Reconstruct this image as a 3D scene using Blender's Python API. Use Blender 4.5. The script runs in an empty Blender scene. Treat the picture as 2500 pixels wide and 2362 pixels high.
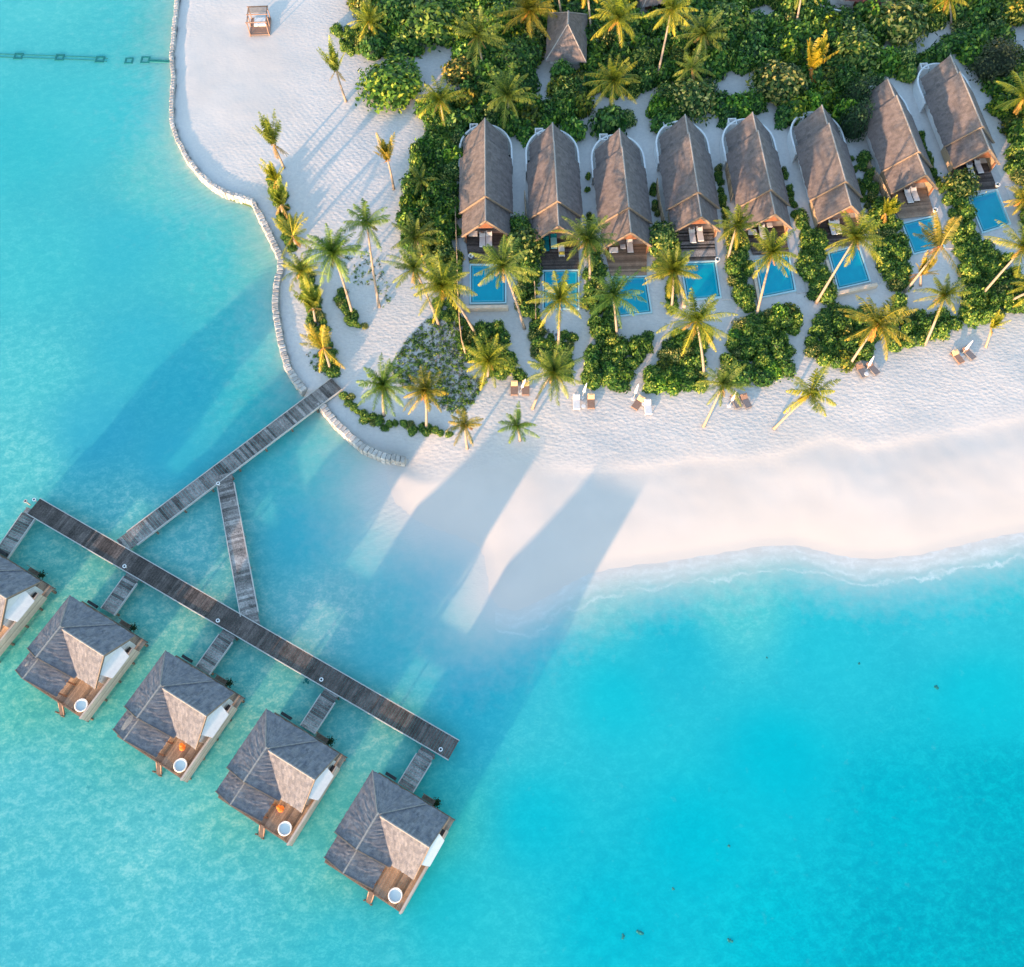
import bpy, math, random
import numpy as np
from mathutils import Vector, Matrix
R = math.radians
random.seed(7); RNG = np.random.default_rng(7)
SC = bpy.context.scene; COL = SC.collection

# ---------------------------------------------------------------- camera, sky, sun, exposure
CAM_H = 105.0; FPX = 2200.0; TILT = math.atan(969/FPX); CT, ST = math.cos(TILT), math.sin(TILT)
cam = bpy.data.cameras.new("camera"); camo = bpy.data.objects.new("camera", cam); COL.objects.link(camo)
camo.location = (0, 0, CAM_H); camo.rotation_euler = (TILT, 0, 0)
cam.sensor_fit = 'HORIZONTAL'; cam.sensor_width = 36; cam.lens = 36*FPX/2500
cam.clip_start = 1; cam.clip_end = 9000
SC.camera = camo
SUN_DIR = R(59.5); SUN_EL = R(7.3)           # shadows run towards SUN_DIR, the sun stands opposite
wld = bpy.data.worlds.new("World"); SC.world = wld; wld.use_nodes = True
nt = wld.node_tree; bg = nt.nodes["Background"]
sky = nt.nodes.new("ShaderNodeTexSky"); sky.sky_type = 'NISHITA'; sky.sun_disc = False
sky.sun_elevation = SUN_EL
sv = Vector((-math.cos(SUN_DIR)*math.cos(SUN_EL), -math.sin(SUN_DIR)*math.cos(SUN_EL), math.sin(SUN_EL)))
sky.sun_rotation = math.atan2(sv.x, sv.y) % (2*math.pi)
sky.air_density = 1.0; sky.dust_density = 0.5; sky.ozone_density = 1.25
nt.links.new(sky.outputs[0], bg.inputs[0]); bg.inputs[1].default_value = 0.15
sl = bpy.data.lights.new("sun", 'SUN'); slo = bpy.data.objects.new("sun", sl); COL.objects.link(slo)
sl.energy = 2.45; sl.angle = R(0.9); sl.color = (1.0, 0.60, 0.33)
slo.rotation_euler = (-sv).to_track_quat('-Z', 'Y').to_euler(); slo.location = (-60, -80, 60)
SC.view_settings.view_transform = 'Standard'; SC.view_settings.look = 'None'
SC.view_settings.gamma = 1; SC.view_settings.exposure = 2.36
SC.cycles.max_bounces = 6; SC.cycles.transparent_max_bounces = 8; SC.cycles.use_denoising = True

def U(x, y, z=0.0):
    """ground plan point of a surveyed photo point lying at height z"""
    dx = (x-1250)/FPX; dy = -(y-1181)/FPX
    k = (CAM_H-z)/(CT-dy*ST)
    return Vector((dx*k, (dy*CT+ST)*k, z))
def UL(pts, z=0.0): return [U(x, y, z) for x, y in pts]

# ---------------------------------------------------------------- materials
def s2l(c):
    return tuple((v/12.92 if v <= .04045 else ((v+.055)/1.055)**2.4) for v in c)
def rgb(r, g, b): return s2l((r/255, g/255, b/255))
def newmat(name):
    m = bpy.data.materials.new(name); m.use_nodes = True
    n = m.node_tree; b = n.nodes["Principled BSDF"]
    return m, n, n.nodes, n.links, b
def ramp(n, stops):
    r = n.new("ShaderNodeValToRGB"); e = r.color_ramp.elements
    while len(e) < len(stops): e.new(.5)
    for k, (p, c) in enumerate(stops):
        e[k].position = p; e[k].color = (*c, 1)
    return r
def noise(n, l, scale, detail=4, rough=.6, vec=None, dist=0):
    t = n.new("ShaderNodeTexNoise"); t.inputs['Scale'].default_value = scale
    t.inputs['Detail'].default_value = detail; t.inputs['Roughness'].default_value = rough
    t.inputs['Distortion'].default_value = dist
    if vec is not None: l.new(vec, t.inputs['Vector'])
    return t
def mixc(n, l, fac, a, b, mode='MIX'):
    m = n.new("ShaderNodeMix"); m.data_type = 'RGBA'; m.blend_type = mode
    for s, v in ((m.inputs[0], fac), (m.inputs[6], a), (m.inputs[7], b)):
        if hasattr(v, 'links') or hasattr(v, 'is_linked'): l.new(v, s)
        else: s.default_value = v if not isinstance(v, tuple) or len(v) != 3 else (*v, 1)
    return m.outputs[2]
def mth(n, l, op, a, b=None, c=None):
    m = n.new("ShaderNodeMath"); m.operation = op
    for s, v in zip(m.inputs, (a, b, c)):
        if v is None: continue
        if hasattr(v, 'is_linked'): l.new(v, s)
        else: s.default_value = v
    return m.outputs[0]
def attr(n, name):
    a = n.new("ShaderNodeAttribute"); a.attribute_name = name; return a
def bump(n, l, h, strength, dist, b, norm=None):
    p = n.new("ShaderNodeBump"); p.inputs['Strength'].default_value = strength
    p.inputs['Distance'].default_value = dist; l.new(h, p.inputs['Height'])
    if norm is not None: l.new(norm, p.inputs['Normal'])
    if b is not None: l.new(p.outputs[0], b.inputs['Normal'])
    return p.outputs[0]

def surf(name, ca, cb, scale=3, rough=.8, bmp=.3, stretch=(1, 1, 1), tint=0.0, bdist=.03, fine=14):
    """two-tone noisy surface; tint: how far the per-face 'tint' attribute darkens/lightens"""
    m, nt, n, l, b = newmat(name)
    tc = n.new("ShaderNodeTexCoord"); mp = n.new("ShaderNodeMapping"); mp.inputs['Scale'].default_value = stretch
    l.new(tc.outputs['Object'], mp.inputs[0])
    t = noise(n, l, scale, 5, .65, mp.outputs[0]); t2 = noise(n, l, fine, 3, .6, mp.outputs[0])
    f = mth(n, l, 'MULTIPLY_ADD', t2.outputs[0], .5, mth(n, l, 'MULTIPLY', t.outputs[0], .5))
    r = ramp(n, [(.36, ca), (.64, cb)]); l.new(f, r.inputs[0]); col = r.outputs[0]
    if tint:
        a = attr(n, 'tint')
        g = mth(n, l, 'MULTIPLY_ADD', a.outputs['Fac'], 2*tint, 1-tint)
        cc = n.new("ShaderNodeCombineColor")
        for k in range(3): l.new(g, cc.inputs[k])
        col = mixc(n, l, 1.0, col, cc.outputs[0], 'MULTIPLY')
    l.new(col, b.inputs['Base Color']); b.inputs['Roughness'].default_value = rough
    b.inputs['Specular IOR Level'].default_value = .25
    if bmp: bump(n, l, mth(n, l, 'MULTIPLY_ADD', t2.outputs[0], .8, mth(n, l, 'MULTIPLY', t.outputs[0], .2)), bmp, bdist, b)
    return m

M = {}
M['thatch'] = surf('thatch', (.105, .092, .092), (.20, .168, .162), 1.6, .95, .5, (1, 1, 1), .16, .05, 11)
M['thatch_sea'] = surf('sea_thatch', (.085, .098, .135), (.21, .212, .232), 1.8, .95, .3, (1, 1, 1), .18, .03, 16)
M['ridge'] = surf('ridge_thatch', (.19, .185, .19), (.38, .36, .34), 5, .9, .6, tint=.2)
M['verge'] = surf('verge_wood', (.17, .13, .10), (.31, .24, .185), 6, .7, .2)
M['deck'] = surf('weathered_deck', (.07, .065, .063), (.30, .28, .27), .7, .7, .2, tint=.9, fine=7)
M['deckdark'] = surf('dark_deck', (.042, .036, .034), (.15, .125, .115), .8, .7, .2, tint=.5, fine=7)
M['deckbrown'] = surf('brown_deck', (.20, .135, .095), (.38, .27, .195), 1.2, .65, .2, tint=.35, fine=8)
M['rail'] = surf('pale_edge_beam', (.36, .36, .36), (.55, .54, .52), 3, .7, .1)
M['pile'] = surf('timber_pile', (.10, .08, .065), (.25, .2, .16), 3, .8, .3)
M['white'] = surf('white_render', (.66, .68, .70), (.80, .80, .80), 2, .7, .05)
M['fence'] = surf('pale_fence_wood', (.46, .38, .32), (.62, .53, .45), 2, .75, .2, tint=.25)
M['timber'] = surf('red_brown_timber', (.15, .07, .045), (.27, .13, .08), 3, .6, .2)
M['dark'] = surf('dark_metal', (.015, .017, .02), (.04, .04, .045), 5, .5, 0)
M['concrete'] = surf('pale_paving', (.40, .40, .41), (.56, .55, .54), 1.6, .85, .1)
M['wallstone'] = surf('pool_wall_plaster', (.55, .42, .32), (.74, .60, .47), 2, .85, .2)
M['coping'] = surf('pale_blue_coping', (.36, .58, .64), (.50, .70, .74), 2, .5, 0)
M['poolwater'] = surf('pool_water', (.0, .29, .42), (.0, .36, .48), 1.2, .06, .04)
M['poolledge'] = surf('pool_ledge', (.0, .27, .43), (.01, .31, .48), 2, .1, 0)
M['gutter'] = surf('teal_gutter', (.0, .09, .15), (.01, .14, .2), 3, .2, 0)
M['poolrim'] = surf('pool_rim_tile', (.04, .36, .46), (.08, .45, .55), 4, .3, 0)
M['cushion'] = surf('white_cushion', (.62, .62, .64), (.76, .76, .77), 6, .9, .1)
M['teal'] = surf('teal_cushion', (.0, .16, .20), (.01, .24, .28), 6, .9, .1)
M['tealpale'] = surf('aqua_towel', (.25, .55, .58), (.35, .66, .68), 6, .9, .1)
M['yellow'] = surf('yellow_cloth', (.62, .45, .05), (.78, .6, .12), 5, .9, .1)
M['orange'] = surf('orange_cushion', (.72, .16, .03), (.85, .25, .05), 5, .85, .1)
M['wicker'] = surf('brown_wicker', (.20, .12, .09), (.36, .24, .19), 9, .8, .3)
M['greywicker'] = surf('grey_wicker', (.13, .12, .13), (.25, .23, .24), 9, .8, .3)
M['towel'] = surf('tan_towel', (.62, .42, .22), (.78, .58, .34), 6, .9, .1)
M['bamboo'] = surf('bamboo', (.30, .22, .14), (.58, .45, .31), 5, .7, .3, tint=.4)
M['tub'] = surf('white_tub', (.78, .79, .8), (.84, .84, .84), 3, .25, 0)
M['tubwater'] = surf('tub_water', (.52, .68, .74), (.62, .76, .80), 2, .08, .05)
M['bag'] = surf('sandbag', (.31, .305, .30), (.50, .485, .465), 1.5, .95, .5, tint=.22, fine=5)
M['algae'] = surf('underwater_teal', (.0, .13, .13), (.01, .20, .20), 4, .6, .2)  # teal cast of things seen through water, put into the colour
M['algaebag'] = surf('algae_green', (.03, .07, .03), (.10, .15, .07), 3, .8, .2)
M['trunk'] = surf('palm_trunk', (.20, .15, .115), (.46, .38, .31), 4, .85, .4, (1, 1, 5))
M['bark'] = surf('tree_bark', (.10, .08, .06), (.22, .18, .14), 4, .9, .4)
M['rock'] = surf('grey_rock', (.13, .13, .13), (.34, .33, .33), 2, .95, .6)
M['roofred'] = surf('dark_red_roof', (.08, .03, .03), (.16, .06, .05), 2, .7, .2)

def leafmat(name, stops, trans=.35, rough=.55):
    m, nt, n, l, b = newmat(name)
    a = attr(n, 'tint'); r = ramp(n, stops); l.new(a.outputs['Fac'], r.inputs[0])
    oi = n.new("ShaderNodeObjectInfo")
    col = mixc(n, l, 1.0, r.outputs[0], oi.outputs['Color'], 'MULTIPLY')
    l.new(col, b.inputs['Base Color']); b.inputs['Roughness'].default_value = rough
    b.inputs['Specular IOR Level'].default_value = .35
    tr = n.new("ShaderNodeBsdfTranslucent")
    l.new(mixc(n, l, 1.0, col, (1.25, 1.15, .5), 'MULTIPLY'), tr.inputs[0])
    ms = n.new("ShaderNodeMixShader"); ms.inputs[0].default_value = trans
    l.new(b.outputs[0], ms.inputs[1]); l.new(tr.outputs[0], ms.inputs[2])
    l.new(ms.outputs[0], n["Material Output"].inputs[0])
    return m
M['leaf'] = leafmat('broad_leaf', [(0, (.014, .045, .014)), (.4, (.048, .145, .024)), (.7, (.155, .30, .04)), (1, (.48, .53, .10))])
M['leafpale'] = leafmat('pale_tipped_leaf', [(0, (.014, .045, .015)), (.5, (.05, .13, .026)), (.7, (.28, .31, .08)), (1, (.70, .63, .22))])
M['leafdark'] = leafmat('feathery_leaf', [(0, (.01, .03, .016)), (.6, (.03, .075, .035)), (1, (.10, .16, .06))])
M['frond'] = leafmat('palm_frond', [(0, (.03, .06, .015)), (.4, (.10, .15, .025)), (.7, (.28, .31, .05)), (1, (.60, .50, .10))], .3, .5)
M['dry'] = leafmat('dry_frond', [(0, (.22, .11, .04)), (1, (.60, .36, .15))], .3, .7)

# ---------------------------------------------------------------- mesh builder
class MB:
    def __init__(s): s.v = []; s.f = []; s.t = []; s.m = []
    def face(s, pts, t=.5, mi=0):
        k = len(s.v); s.v.extend([tuple(p) for p in pts]); s.f.append(tuple(range(k, k+len(pts)))); s.t.append(t); s.m.append(mi)
    def mesh(s, vs, fs, t=.5, mi=0):
        k = len(s.v); s.v.extend([tuple(p) for p in vs])
        for f in fs: s.f.append(tuple(i+k for i in f)); s.t.append(t); s.m.append(mi)
    def box(s, c, d, rz=0, t=.5, mi=0, top=None):
        x, y, z = d[0]/2, d[1]/2, d[2]/2; q = top or 1
        vs = [(-x, -y, -z), (x, -y, -z), (x, y, -z), (-x, y, -z), (-x*q, -y*q, z), (x*q, -y*q, z), (x*q, y*q, z), (-x*q, y*q, z)]
        ca, sa = math.cos(rz), math.sin(rz)
        vs = [(c[0]+a*ca-b*sa, c[1]+a*sa+b*ca, c[2]+e) for a, b, e in vs]
        s.mesh(vs, [(3, 2, 1, 0), (4, 5, 6, 7), (0, 1, 5, 4), (1, 2, 6, 5), (2, 3, 7, 6), (3, 0, 4, 7)], t, mi)
    def beam(s, a, b, w, h, t=.5, mi=0):
        """box from a to b, w wide (sideways), h high, centred on the line"""
        a = Vector(a); b = Vector(b); d = (b-a).normalized(); side = d.cross(Vector((0, 0, 1)))
        side = side.normalized() if side.length > 1e-4 else Vector((1, 0, 0)); up = side.cross(d)
        vs = [p+side*sx*w/2+up*sz*h/2 for p in (a, b) for sx, sz in ((-1, -1), (1, -1), (1, 1), (-1, 1))]
        s.mesh(vs, [(0, 1, 2, 3), (7, 6, 5, 4), (4, 5, 1, 0), (5, 6, 2, 1), (6, 7, 3, 2), (7, 4, 0, 3)], t, mi)
    def tube(s, pts, rad, n=8, t=.5, cap=True, mi=0):
        pts = [Vector(p) for p in pts]; k = len(s.v); N = len(pts)
        for i, p in enumerate(pts):
            d = (pts[min(i+1, N-1)]-pts[max(i-1, 0)]).normalized()
            a = d.orthogonal().normalized() if i == 0 else (a-d*a.dot(d)).normalized()
            b = d.cross(a); r = rad[i] if isinstance(rad, (list, tuple)) else rad
            for j in range(n):
                w = 2*math.pi*j/n; s.v.append(tuple(p+(a*math.cos(w)+b*math.sin(w))*r))
        for i in range(N-1):
            for j in range(n):
                s.f.append((k+i*n+j, k+i*n+(j+1) % n, k+(i+1)*n+(j+1) % n, k+(i+1)*n+j)); s.t.append(t); s.m.append(mi)
        if cap:
            s.f.append(tuple(k+j for j in reversed(range(n)))); s.t.append(t); s.m.append(mi)
            s.f.append(tuple(k+(N-1)*n+j for j in range(n))); s.t.append(t); s.m.append(mi)
    def lathe(s, prof, n=24, c=(0, 0, 0), t=.5, mi=0):
        k = len(s.v); N = len(prof)
        for r, z in prof:
            for j in range(n):
                w = 2*math.pi*j/n; s.v.append((c[0]+r*math.cos(w), c[1]+r*math.sin(w), c[2]+z))
        for i in range(N-1):
            for j in range(n):
                s.f.append((k+i*n+j, k+i*n+(j+1) % n, k+(i+1)*n+(j+1) % n, k+(i+1)*n+j)); s.t.append(t); s.m.append(mi)
    def slope(s, e0, e1, r0, r1, th=.28, nx=26, ny=9, jit=.018, rag=.07, seed=0):
        """thick thatch slope: eave e0-e1 below, ridge r0-r1 above"""
        e0, e1, r0, r1 = map(Vector, (e0, e1, r0, r1)); rg = random.Random(seed)
        nrm = (e1-e0).cross(r0-e0+(r1-e1)).normalized()
        if nrm.z < 0: nrm = -nrm
        dn = ((e0+e1)-(r0+r1)); dn = dn.normalized() if dn.length > 0 else Vector((0, 0, -1))
        top = []; bot = []
        for j in range(ny+1):
            v = j/ny
            for i in range(nx+1):
                u = i/nx; p = (e0*(1-u)+e1*u)*(1-v)+(r0*(1-u)+r1*u)*v
                q = p+nrm*rg.uniform(-jit, jit)*(1 if 0 < j < ny else .2)
                # layered courses
                if j % 2 == 0 and 0 < j < ny: q = q+nrm*.02
                if j == 0: q = q+dn*rg.uniform(-rag, rag)
                top.append(q); bot.append(p-nrm*th+(dn*-.12 if j == 0 else Vector()))
        k = len(s.v); s.v.extend(map(tuple, top)); kb = len(s.v); s.v.extend(map(tuple, bot)); W = nx+1
        up = None
        for j in range(ny):
            for i in range(nx):
                a, b, c, d = j*W+i, j*W+i+1, (j+1)*W+i+1, (j+1)*W+i
                s.f.append((k+a, k+b, k+c, k+d)); s.t.append(rg.random()); s.m.append(0)
                s.f.append((kb+d, kb+c, kb+b, kb+a)); s.t.append(.2); s.m.append(0)
        for i in range(nx):
            s.f.append((k+i+1, k+i, kb+i, kb+i+1)); s.t.append(.4); s.m.append(0)
            o = ny*W+i; s.f.append((k+o, k+o+1, kb+o+1, kb+o)); s.t.append(.4); s.m.append(0)
        for j in range(ny):
            a, b = j*W, (j+1)*W; s.f.append((k+a, k+b, kb+b, kb+a)); s.t.append(.4); s.m.append(0)
            a, b = j*W+nx, (j+1)*W+nx; s.f.append((k+b, k+a, kb+a, kb+b)); s.t.append(.4); s.m.append(0)
    def data(s, name, mats, smooth=False):
        me = bpy.data.meshes.new(name); me.from_pydata(s.v, [], s.f)
        for m in (mats if isinstance(mats, (list, tuple)) else [mats]): me.materials.append(m)
        a = me.attributes.new('tint', 'FLOAT', 'FACE'); a.data.foreach_set('value', np.array(s.t, dtype=np.float32))
        if any(s.m): me.polygons.foreach_set('material_index', np.array(s.m, dtype=np.int32))
        if smooth: me.polygons.foreach_set('use_smooth', np.ones(len(s.f), dtype=bool))
        me.update(); return me
    def build(s, name, mats, parent=None, smooth=False):
        return link(bpy.data.objects.new(name, s.data(name, mats, smooth)), parent)
def link(o, parent=None):
    COL.objects.link(o)
    if parent is not None: o.parent = parent
    return o
def thing(name, label, cat, loc=(0, 0, 0), rz=0, group=None):
    o = bpy.data.objects.new(name, None); COL.objects.link(o)
    o.location = loc; o.rotation_euler = (0, 0, rz); return tag(o, label, cat, group)
def tag(o, label, cat, group=None):
    o['label'] = label; o['category'] = cat
    if group: o['group'] = group
    return o
def dup(root, loc, rz, label, group=None):
    r = root.copy(); COL.objects.link(r); r.location = loc; r.rotation_euler = (0, 0, rz); r['label'] = label
    if group: r['group'] = group
    for ch in list(root.children):
        c = ch.copy(); COL.objects.link(c); c.parent = r
        for g in list(ch.children):
            d = g.copy(); COL.objects.link(d); d.parent = c
    return r
def inpoly(x, y, P):
    ins = False; j = len(P)-1
    for i in range(len(P)):
        xi, yi, xj, yj = P[i][0], P[i][1], P[j][0], P[j][1]
        if (yi > y) != (yj > y) and x < (xj-xi)*(y-yi)/(yj-yi)+xi: ins = not ins
        j = i
    return ins
def np_inpoly(X, Y, P):
    ins = np.zeros(X.shape, bool); j = len(P)-1
    for i in range(len(P)):
        xi, yi, xj, yj = P[i][0], P[i][1], P[j][0], P[j][1]
        if yi != yj: ins ^= ((yi > Y) != (yj > Y)) & (X < (xj-xi)*(Y-yi)/(yj-yi)+xi)
        j = i
    return ins
def np_dist(X, Y, P, closed=False):
    D = np.full(X.shape, 1e9); n = len(P)
    for i in range(n if closed else n-1):
        ax, ay = P[i][0], P[i][1]; bx, by = P[(i+1) % n][0], P[(i+1) % n][1]
        vx, vy = bx-ax, by-ay; L = vx*vx+vy*vy+1e-9
        t = np.clip(((X-ax)*vx+(Y-ay)*vy)/L, 0, 1)
        D = np.minimum(D, np.hypot(X-ax-t*vx, Y-ay-t*vy))
    return D

# ---------------------------------------------------------------- ground and water
K = 2500/1986
def D(*pts): return [(x*K, y*K) for x, y in pts]
GZ = 0.9                                     # height of the island ground over the water
WALL_A = D((345, -12), (338, 60), (333, 110), (337, 150), (333, 200), (334, 240), (346, 275), (365, 310), (390, 341), (415, 362), (440, 376), (470, 384), (490, 391),
           (505, 420), (520, 450), (535, 480), (546, 505), (543, 530), (536, 555), (534, 590), (539, 630), (547, 670), (557, 710), (571, 735), (592, 762))
WALL_B = D((622, 785), (638, 805), (656, 826), (680, 848), (706, 870), (742, 886), (785, 893))
SHORE = D((785, 893), (752, 905), (748, 930), (765, 975), (800, 1005), (840, 1025), (885, 1040), (925, 1058), (938, 1080), (944, 1110), (946, 1150), (965, 1178), (1000, 1186),
          (1040, 1170), (1090, 1142), (1140, 1115), (1200, 1102), (1300, 1090), (1400, 1074), (1480, 1060), (1545, 1058), (1590, 1070), (1640, 1082), (1700, 1085), (1780, 1078),
          (1850, 1062), (1920, 1045), (2000, 1030))
wallA = [p.xy for p in UL(WALL_A, 1.0)]; wallB = [p.xy for p in UL(WALL_B, 1.0)]; shore = [p.xy for p in UL(SHORE, 0.0)]
jetend = [wallA[-1].lerp(wallB[0], .5)+Vector((1.2, .9))]
land = wallA+jetend+wallB+shore+[Vector((140, 62)), Vector((260, 70)), Vector((300, 420)), Vector((-20, 420)), Vector((-62, 175))]
wallline = wallA+jetend+wallB

ROUGHW = [p.xy for p in UL(D((785, 893), (840, 925), (1010, 898), (1150, 915), (1240, 908), (1340, 893), (1440, 895), (1520, 880), (1600, 850), (1680, 870), (1800, 848), (1986, 812), (2050, 800)), .9)]
def axis(lo, hi, st, far):
    a = np.arange(lo, hi+1e-6, st); out = []; k = st
    r = [hi]; 
    while r[-1] < far: k *= 1.45; r.append(r[-1]+k)
    k = st; q = [lo]
    while q[-1] > -far: k *= 1.45; q.append(q[-1]-k)
    return np.concatenate([np.array(q[:0:-1]), a, np.array(r[1:])])
def vnoise(X, Y, sc, seed):
    """smooth value noise"""
    rg = np.random.default_rng(seed); G = rg.random((256, 256))
    x = X/sc; y = Y/sc; xi = np.floor(x).astype(int); yi = np.floor(y).astype(int)
    fx = x-xi; fy = y-yi; fx = fx*fx*(3-2*fx); fy = fy*fy*(3-2*fy)
    g = lambda a, b: G[a % 256, b % 256]
    return (g(xi, yi)*(1-fx)+g(xi+1, yi)*fx)*(1-fy)+(g(xi, yi+1)*(1-fx)+g(xi+1, yi+1)*fx)*fy
def height(X, Y):
    ins = np_inpoly(X, Y, land); dw = np_dist(X, Y, wallline); ds = np_dist(X, Y, shore)
    up = (1.45*(1-np.exp(-ds/19.0)))                      # beach face
    up = np.minimum(up, GZ+.12*vnoise(X, Y, 9, 3))
    nearw = np.clip((ds-1)/10, 0, 1)
    zin = up*(1-nearw)+np.maximum(up, GZ)*nearw
    zin = np.where(dw < 1.6, np.minimum(zin, GZ-.05), zin)
    zin += .10*(vnoise(X, Y, 5.5, 5)-.5)*np.clip(ds/6, 0, 1)+.035*(vnoise(X, Y, 1.3, 8)-.5)*np.clip(ds/8, 0, 1)
    sd = np_dist(X, Y, ROUGHW)*np.where(np_inpoly(X, Y, ROUGHW+[Vector((150, 50)), Vector((60, 20)), Vector((-40, 20))]), -1, 1)
    zin = zin+.14/(1+np.exp(-sd/.35))*np.clip(ds/5, 0, 1)*np.clip((X-4)/6, 0, 1)
    depth_s = 1.9*(1-np.exp(-(ds/(8.0+5.0/(1+np.exp(np.clip((X+1.5)/1.8, -30, 30)))))**1.6)); depth_w = np.where(dw < .5, .2, .5+1.0*(1-np.exp(-dw/6.0)))
    zout = -np.minimum(depth_s+.02, depth_w)
    zout += .10*(vnoise(X, Y, 3, 9)-.5)*np.clip(ds/4, 0, 1)
    return np.where(ins, zin, zout), ins, dw, ds
def sheet(name, xs, ys, Z):
    nx, ny = len(xs), len(ys); X, Y = np.meshgrid(xs, ys)
    co = np.stack([X, Y, Z], -1).reshape(-1, 3).astype(np.float32)
    i = np.arange(nx*ny).reshape(ny, nx)
    f = np.stack([i[:-1, :-1], i[:-1, 1:], i[1:, 1:], i[1:, :-1]], -1).reshape(-1, 4)
    me = bpy.data.meshes.new(name); me.vertices.add(len(co)); me.vertices.foreach_set('co', co.ravel())
    me.loops.add(f.size); me.loops.foreach_set('vertex_index', f.ravel().astype(np.int32))
    me.polygons.add(len(f)); me.polygons.foreach_set('loop_start', np.arange(0, f.size, 4, dtype=np.int32))
    me.polygons.foreach_set('use_smooth', np.ones(len(f), bool)); me.update(); me.validate()
    o = bpy.data.objects.new(name, me); COL.objects.link(o); return o, X, Y
xs = axis(-96, 96, .55, 2600); ys = axis(-22, 150, .55, 2600)
Xg, Yg = np.meshgrid(xs, ys); Zg, insg, dwg, dsg = height(Xg, Yg)
ground, _, _ = sheet('sand_ground', xs, ys, Zg); ground['kind'] = 'structure'
HX, HY, HZ = xs, ys, Zg
def gz(x, y):
    i = min(max(int(np.searchsorted(HX, x))-1, 0), len(HX)-2); j = min(max(int(np.searchsorted(HY, y))-1, 0), len(HY)-2)
    return float(HZ[j:j+2, i:i+2].mean())
# how rough (trodden) the sand is: smooth on the wave-washed beach face and on the quiet western flat
ROUGHLINE = D((785, 893), (840, 925), (1010, 898), (1150, 915), (1240, 908), (1340, 893), (1440, 895), (1520, 880), (1600, 850), (1680, 870), (1800, 848), (1986, 812), (2050, 800))
rl = [p.xy for p in UL(ROUGHLINE, .9)]
smoothzone = rl+[Vector((150, 50)), Vector((60, 20)), Vector((-40, 20))]
sm = np_inpoly(Xg, Yg, smoothzone); drl = np_dist(Xg, Yg, rl)
flat = np.clip(1.3*np.exp(-((Xg+44)/13)**2-((Yg-118)/19)**2), 0, 1)
trod = np.where(sm, np.clip(.15-drl/20, 0.0, .15), np.clip(.35+drl/6, .35, 1))*(1-.8*flat)
wet = np.clip(1.25-dsg/(3.6+2.2*vnoise(Xg, Yg, 7, 12)), 0, 1)**.7
rake = np.clip(np.exp(-((Xg+30)/11)**2-((Yg-96)/15)**2)*1.3, 0, 1)
soil = np.zeros_like(Xg)
for nm, A in (('trod', trod), ('wet', wet), ('rake', rake)):
    a = ground.data.attributes.new(nm, 'FLOAT', 'POINT'); a.data.foreach_set('value', A.ravel().astype(np.float32))

m, nt, n, l, b = newmat('coral_sand'); M['sand'] = m
geo = n.new("ShaderNodeNewGeometry"); pos = geo.outputs['Position']
t1 = noise(n, l, .12, 4, .5, pos); t2 = noise(n, l, 2.2, 6, .7, pos); t3 = noise(n, l, 1.1, 3, .6, pos)
r = ramp(n, [(.35, (.595, .57, .55)), (.65, (.655, .623, .598))]); l.new(t1.outputs[0], r.inputs[0])
r2 = ramp(n, [(.3, (.86, .86, .88)), (.62, (1, 1, 1))]); l.new(t2.outputs[0], r2.inputs[0])
c = mixc(n, l, attr(n, 'trod').outputs['Fac'], r.outputs[0], mixc(n, l, 1.0, r.outputs[0], r2.outputs[0], 'MULTIPLY'))
c = mixc(n, l, mth(n, l, 'SUBTRACT', 1.0, attr(n, 'trod').outputs['Fac']), c, mixc(n, l, 1.0, c, (.955, .93, .91), 'MULTIPLY'))
wetf = mth(n, l, 'MULTIPLY', attr(n, 'wet').outputs['Fac'], .6)
c = mixc(n, l, wetf, c, (.545, .515, .485))
l.new(c, b.inputs['Base Color']); b.inputs['Roughness'].default_value = .95; b.inputs['Specular IOR Level'].default_value = .15
# trodden footprints and rake grooves
mp = n.new("ShaderNodeMapping"); mp.inputs['Rotation'].default_value = (0, 0, R(20)); mp.inputs['Scale'].default_value = (1, 1.7, 1); l.new(pos, mp.inputs[0])
v = n.new("ShaderNodeTexVoronoi"); v.inputs['Scale'].default_value = 1.5; l.new(mp.outputs[0], v.inputs['Vector'])
hh = mth(n, l, 'ADD', mth(n, l, 'MULTIPLY', v.outputs['Distance'], .8), mth(n, l, 'MULTIPLY', t2.outputs[0], 1.0))
hh = mth(n, l, 'MULTIPLY', hh, attr(n, 'trod').outputs['Fac'])
mp2 = n.new("ShaderNodeMapping"); mp2.inputs['Rotation'].default_value = (0, 0, R(-38)); l.new(pos, mp2.inputs[0])
w = n.new("ShaderNodeTexWave"); w.inputs['Scale'].default_value = .42; w.inputs['Distortion'].default_value = 5; w.inputs['Detail'].default_value = 1; w.inputs['Detail Scale'].default_value = .25
l.new(mp2.outputs[0], w.inputs['Vector'])
hh = mth(n, l, 'ADD', hh, mth(n, l, 'MULTIPLY', mth(n, l, 'MULTIPLY', w.outputs['Fac'], attr(n, 'rake').outputs['Fac']), .22))
hh = mth(n, l, 'ADD', hh, mth(n, l, 'MULTIPLY', t3.outputs[0], .12))
bump(n, l, hh, .42, .10, b)
ground.data.materials.append(m)

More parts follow.
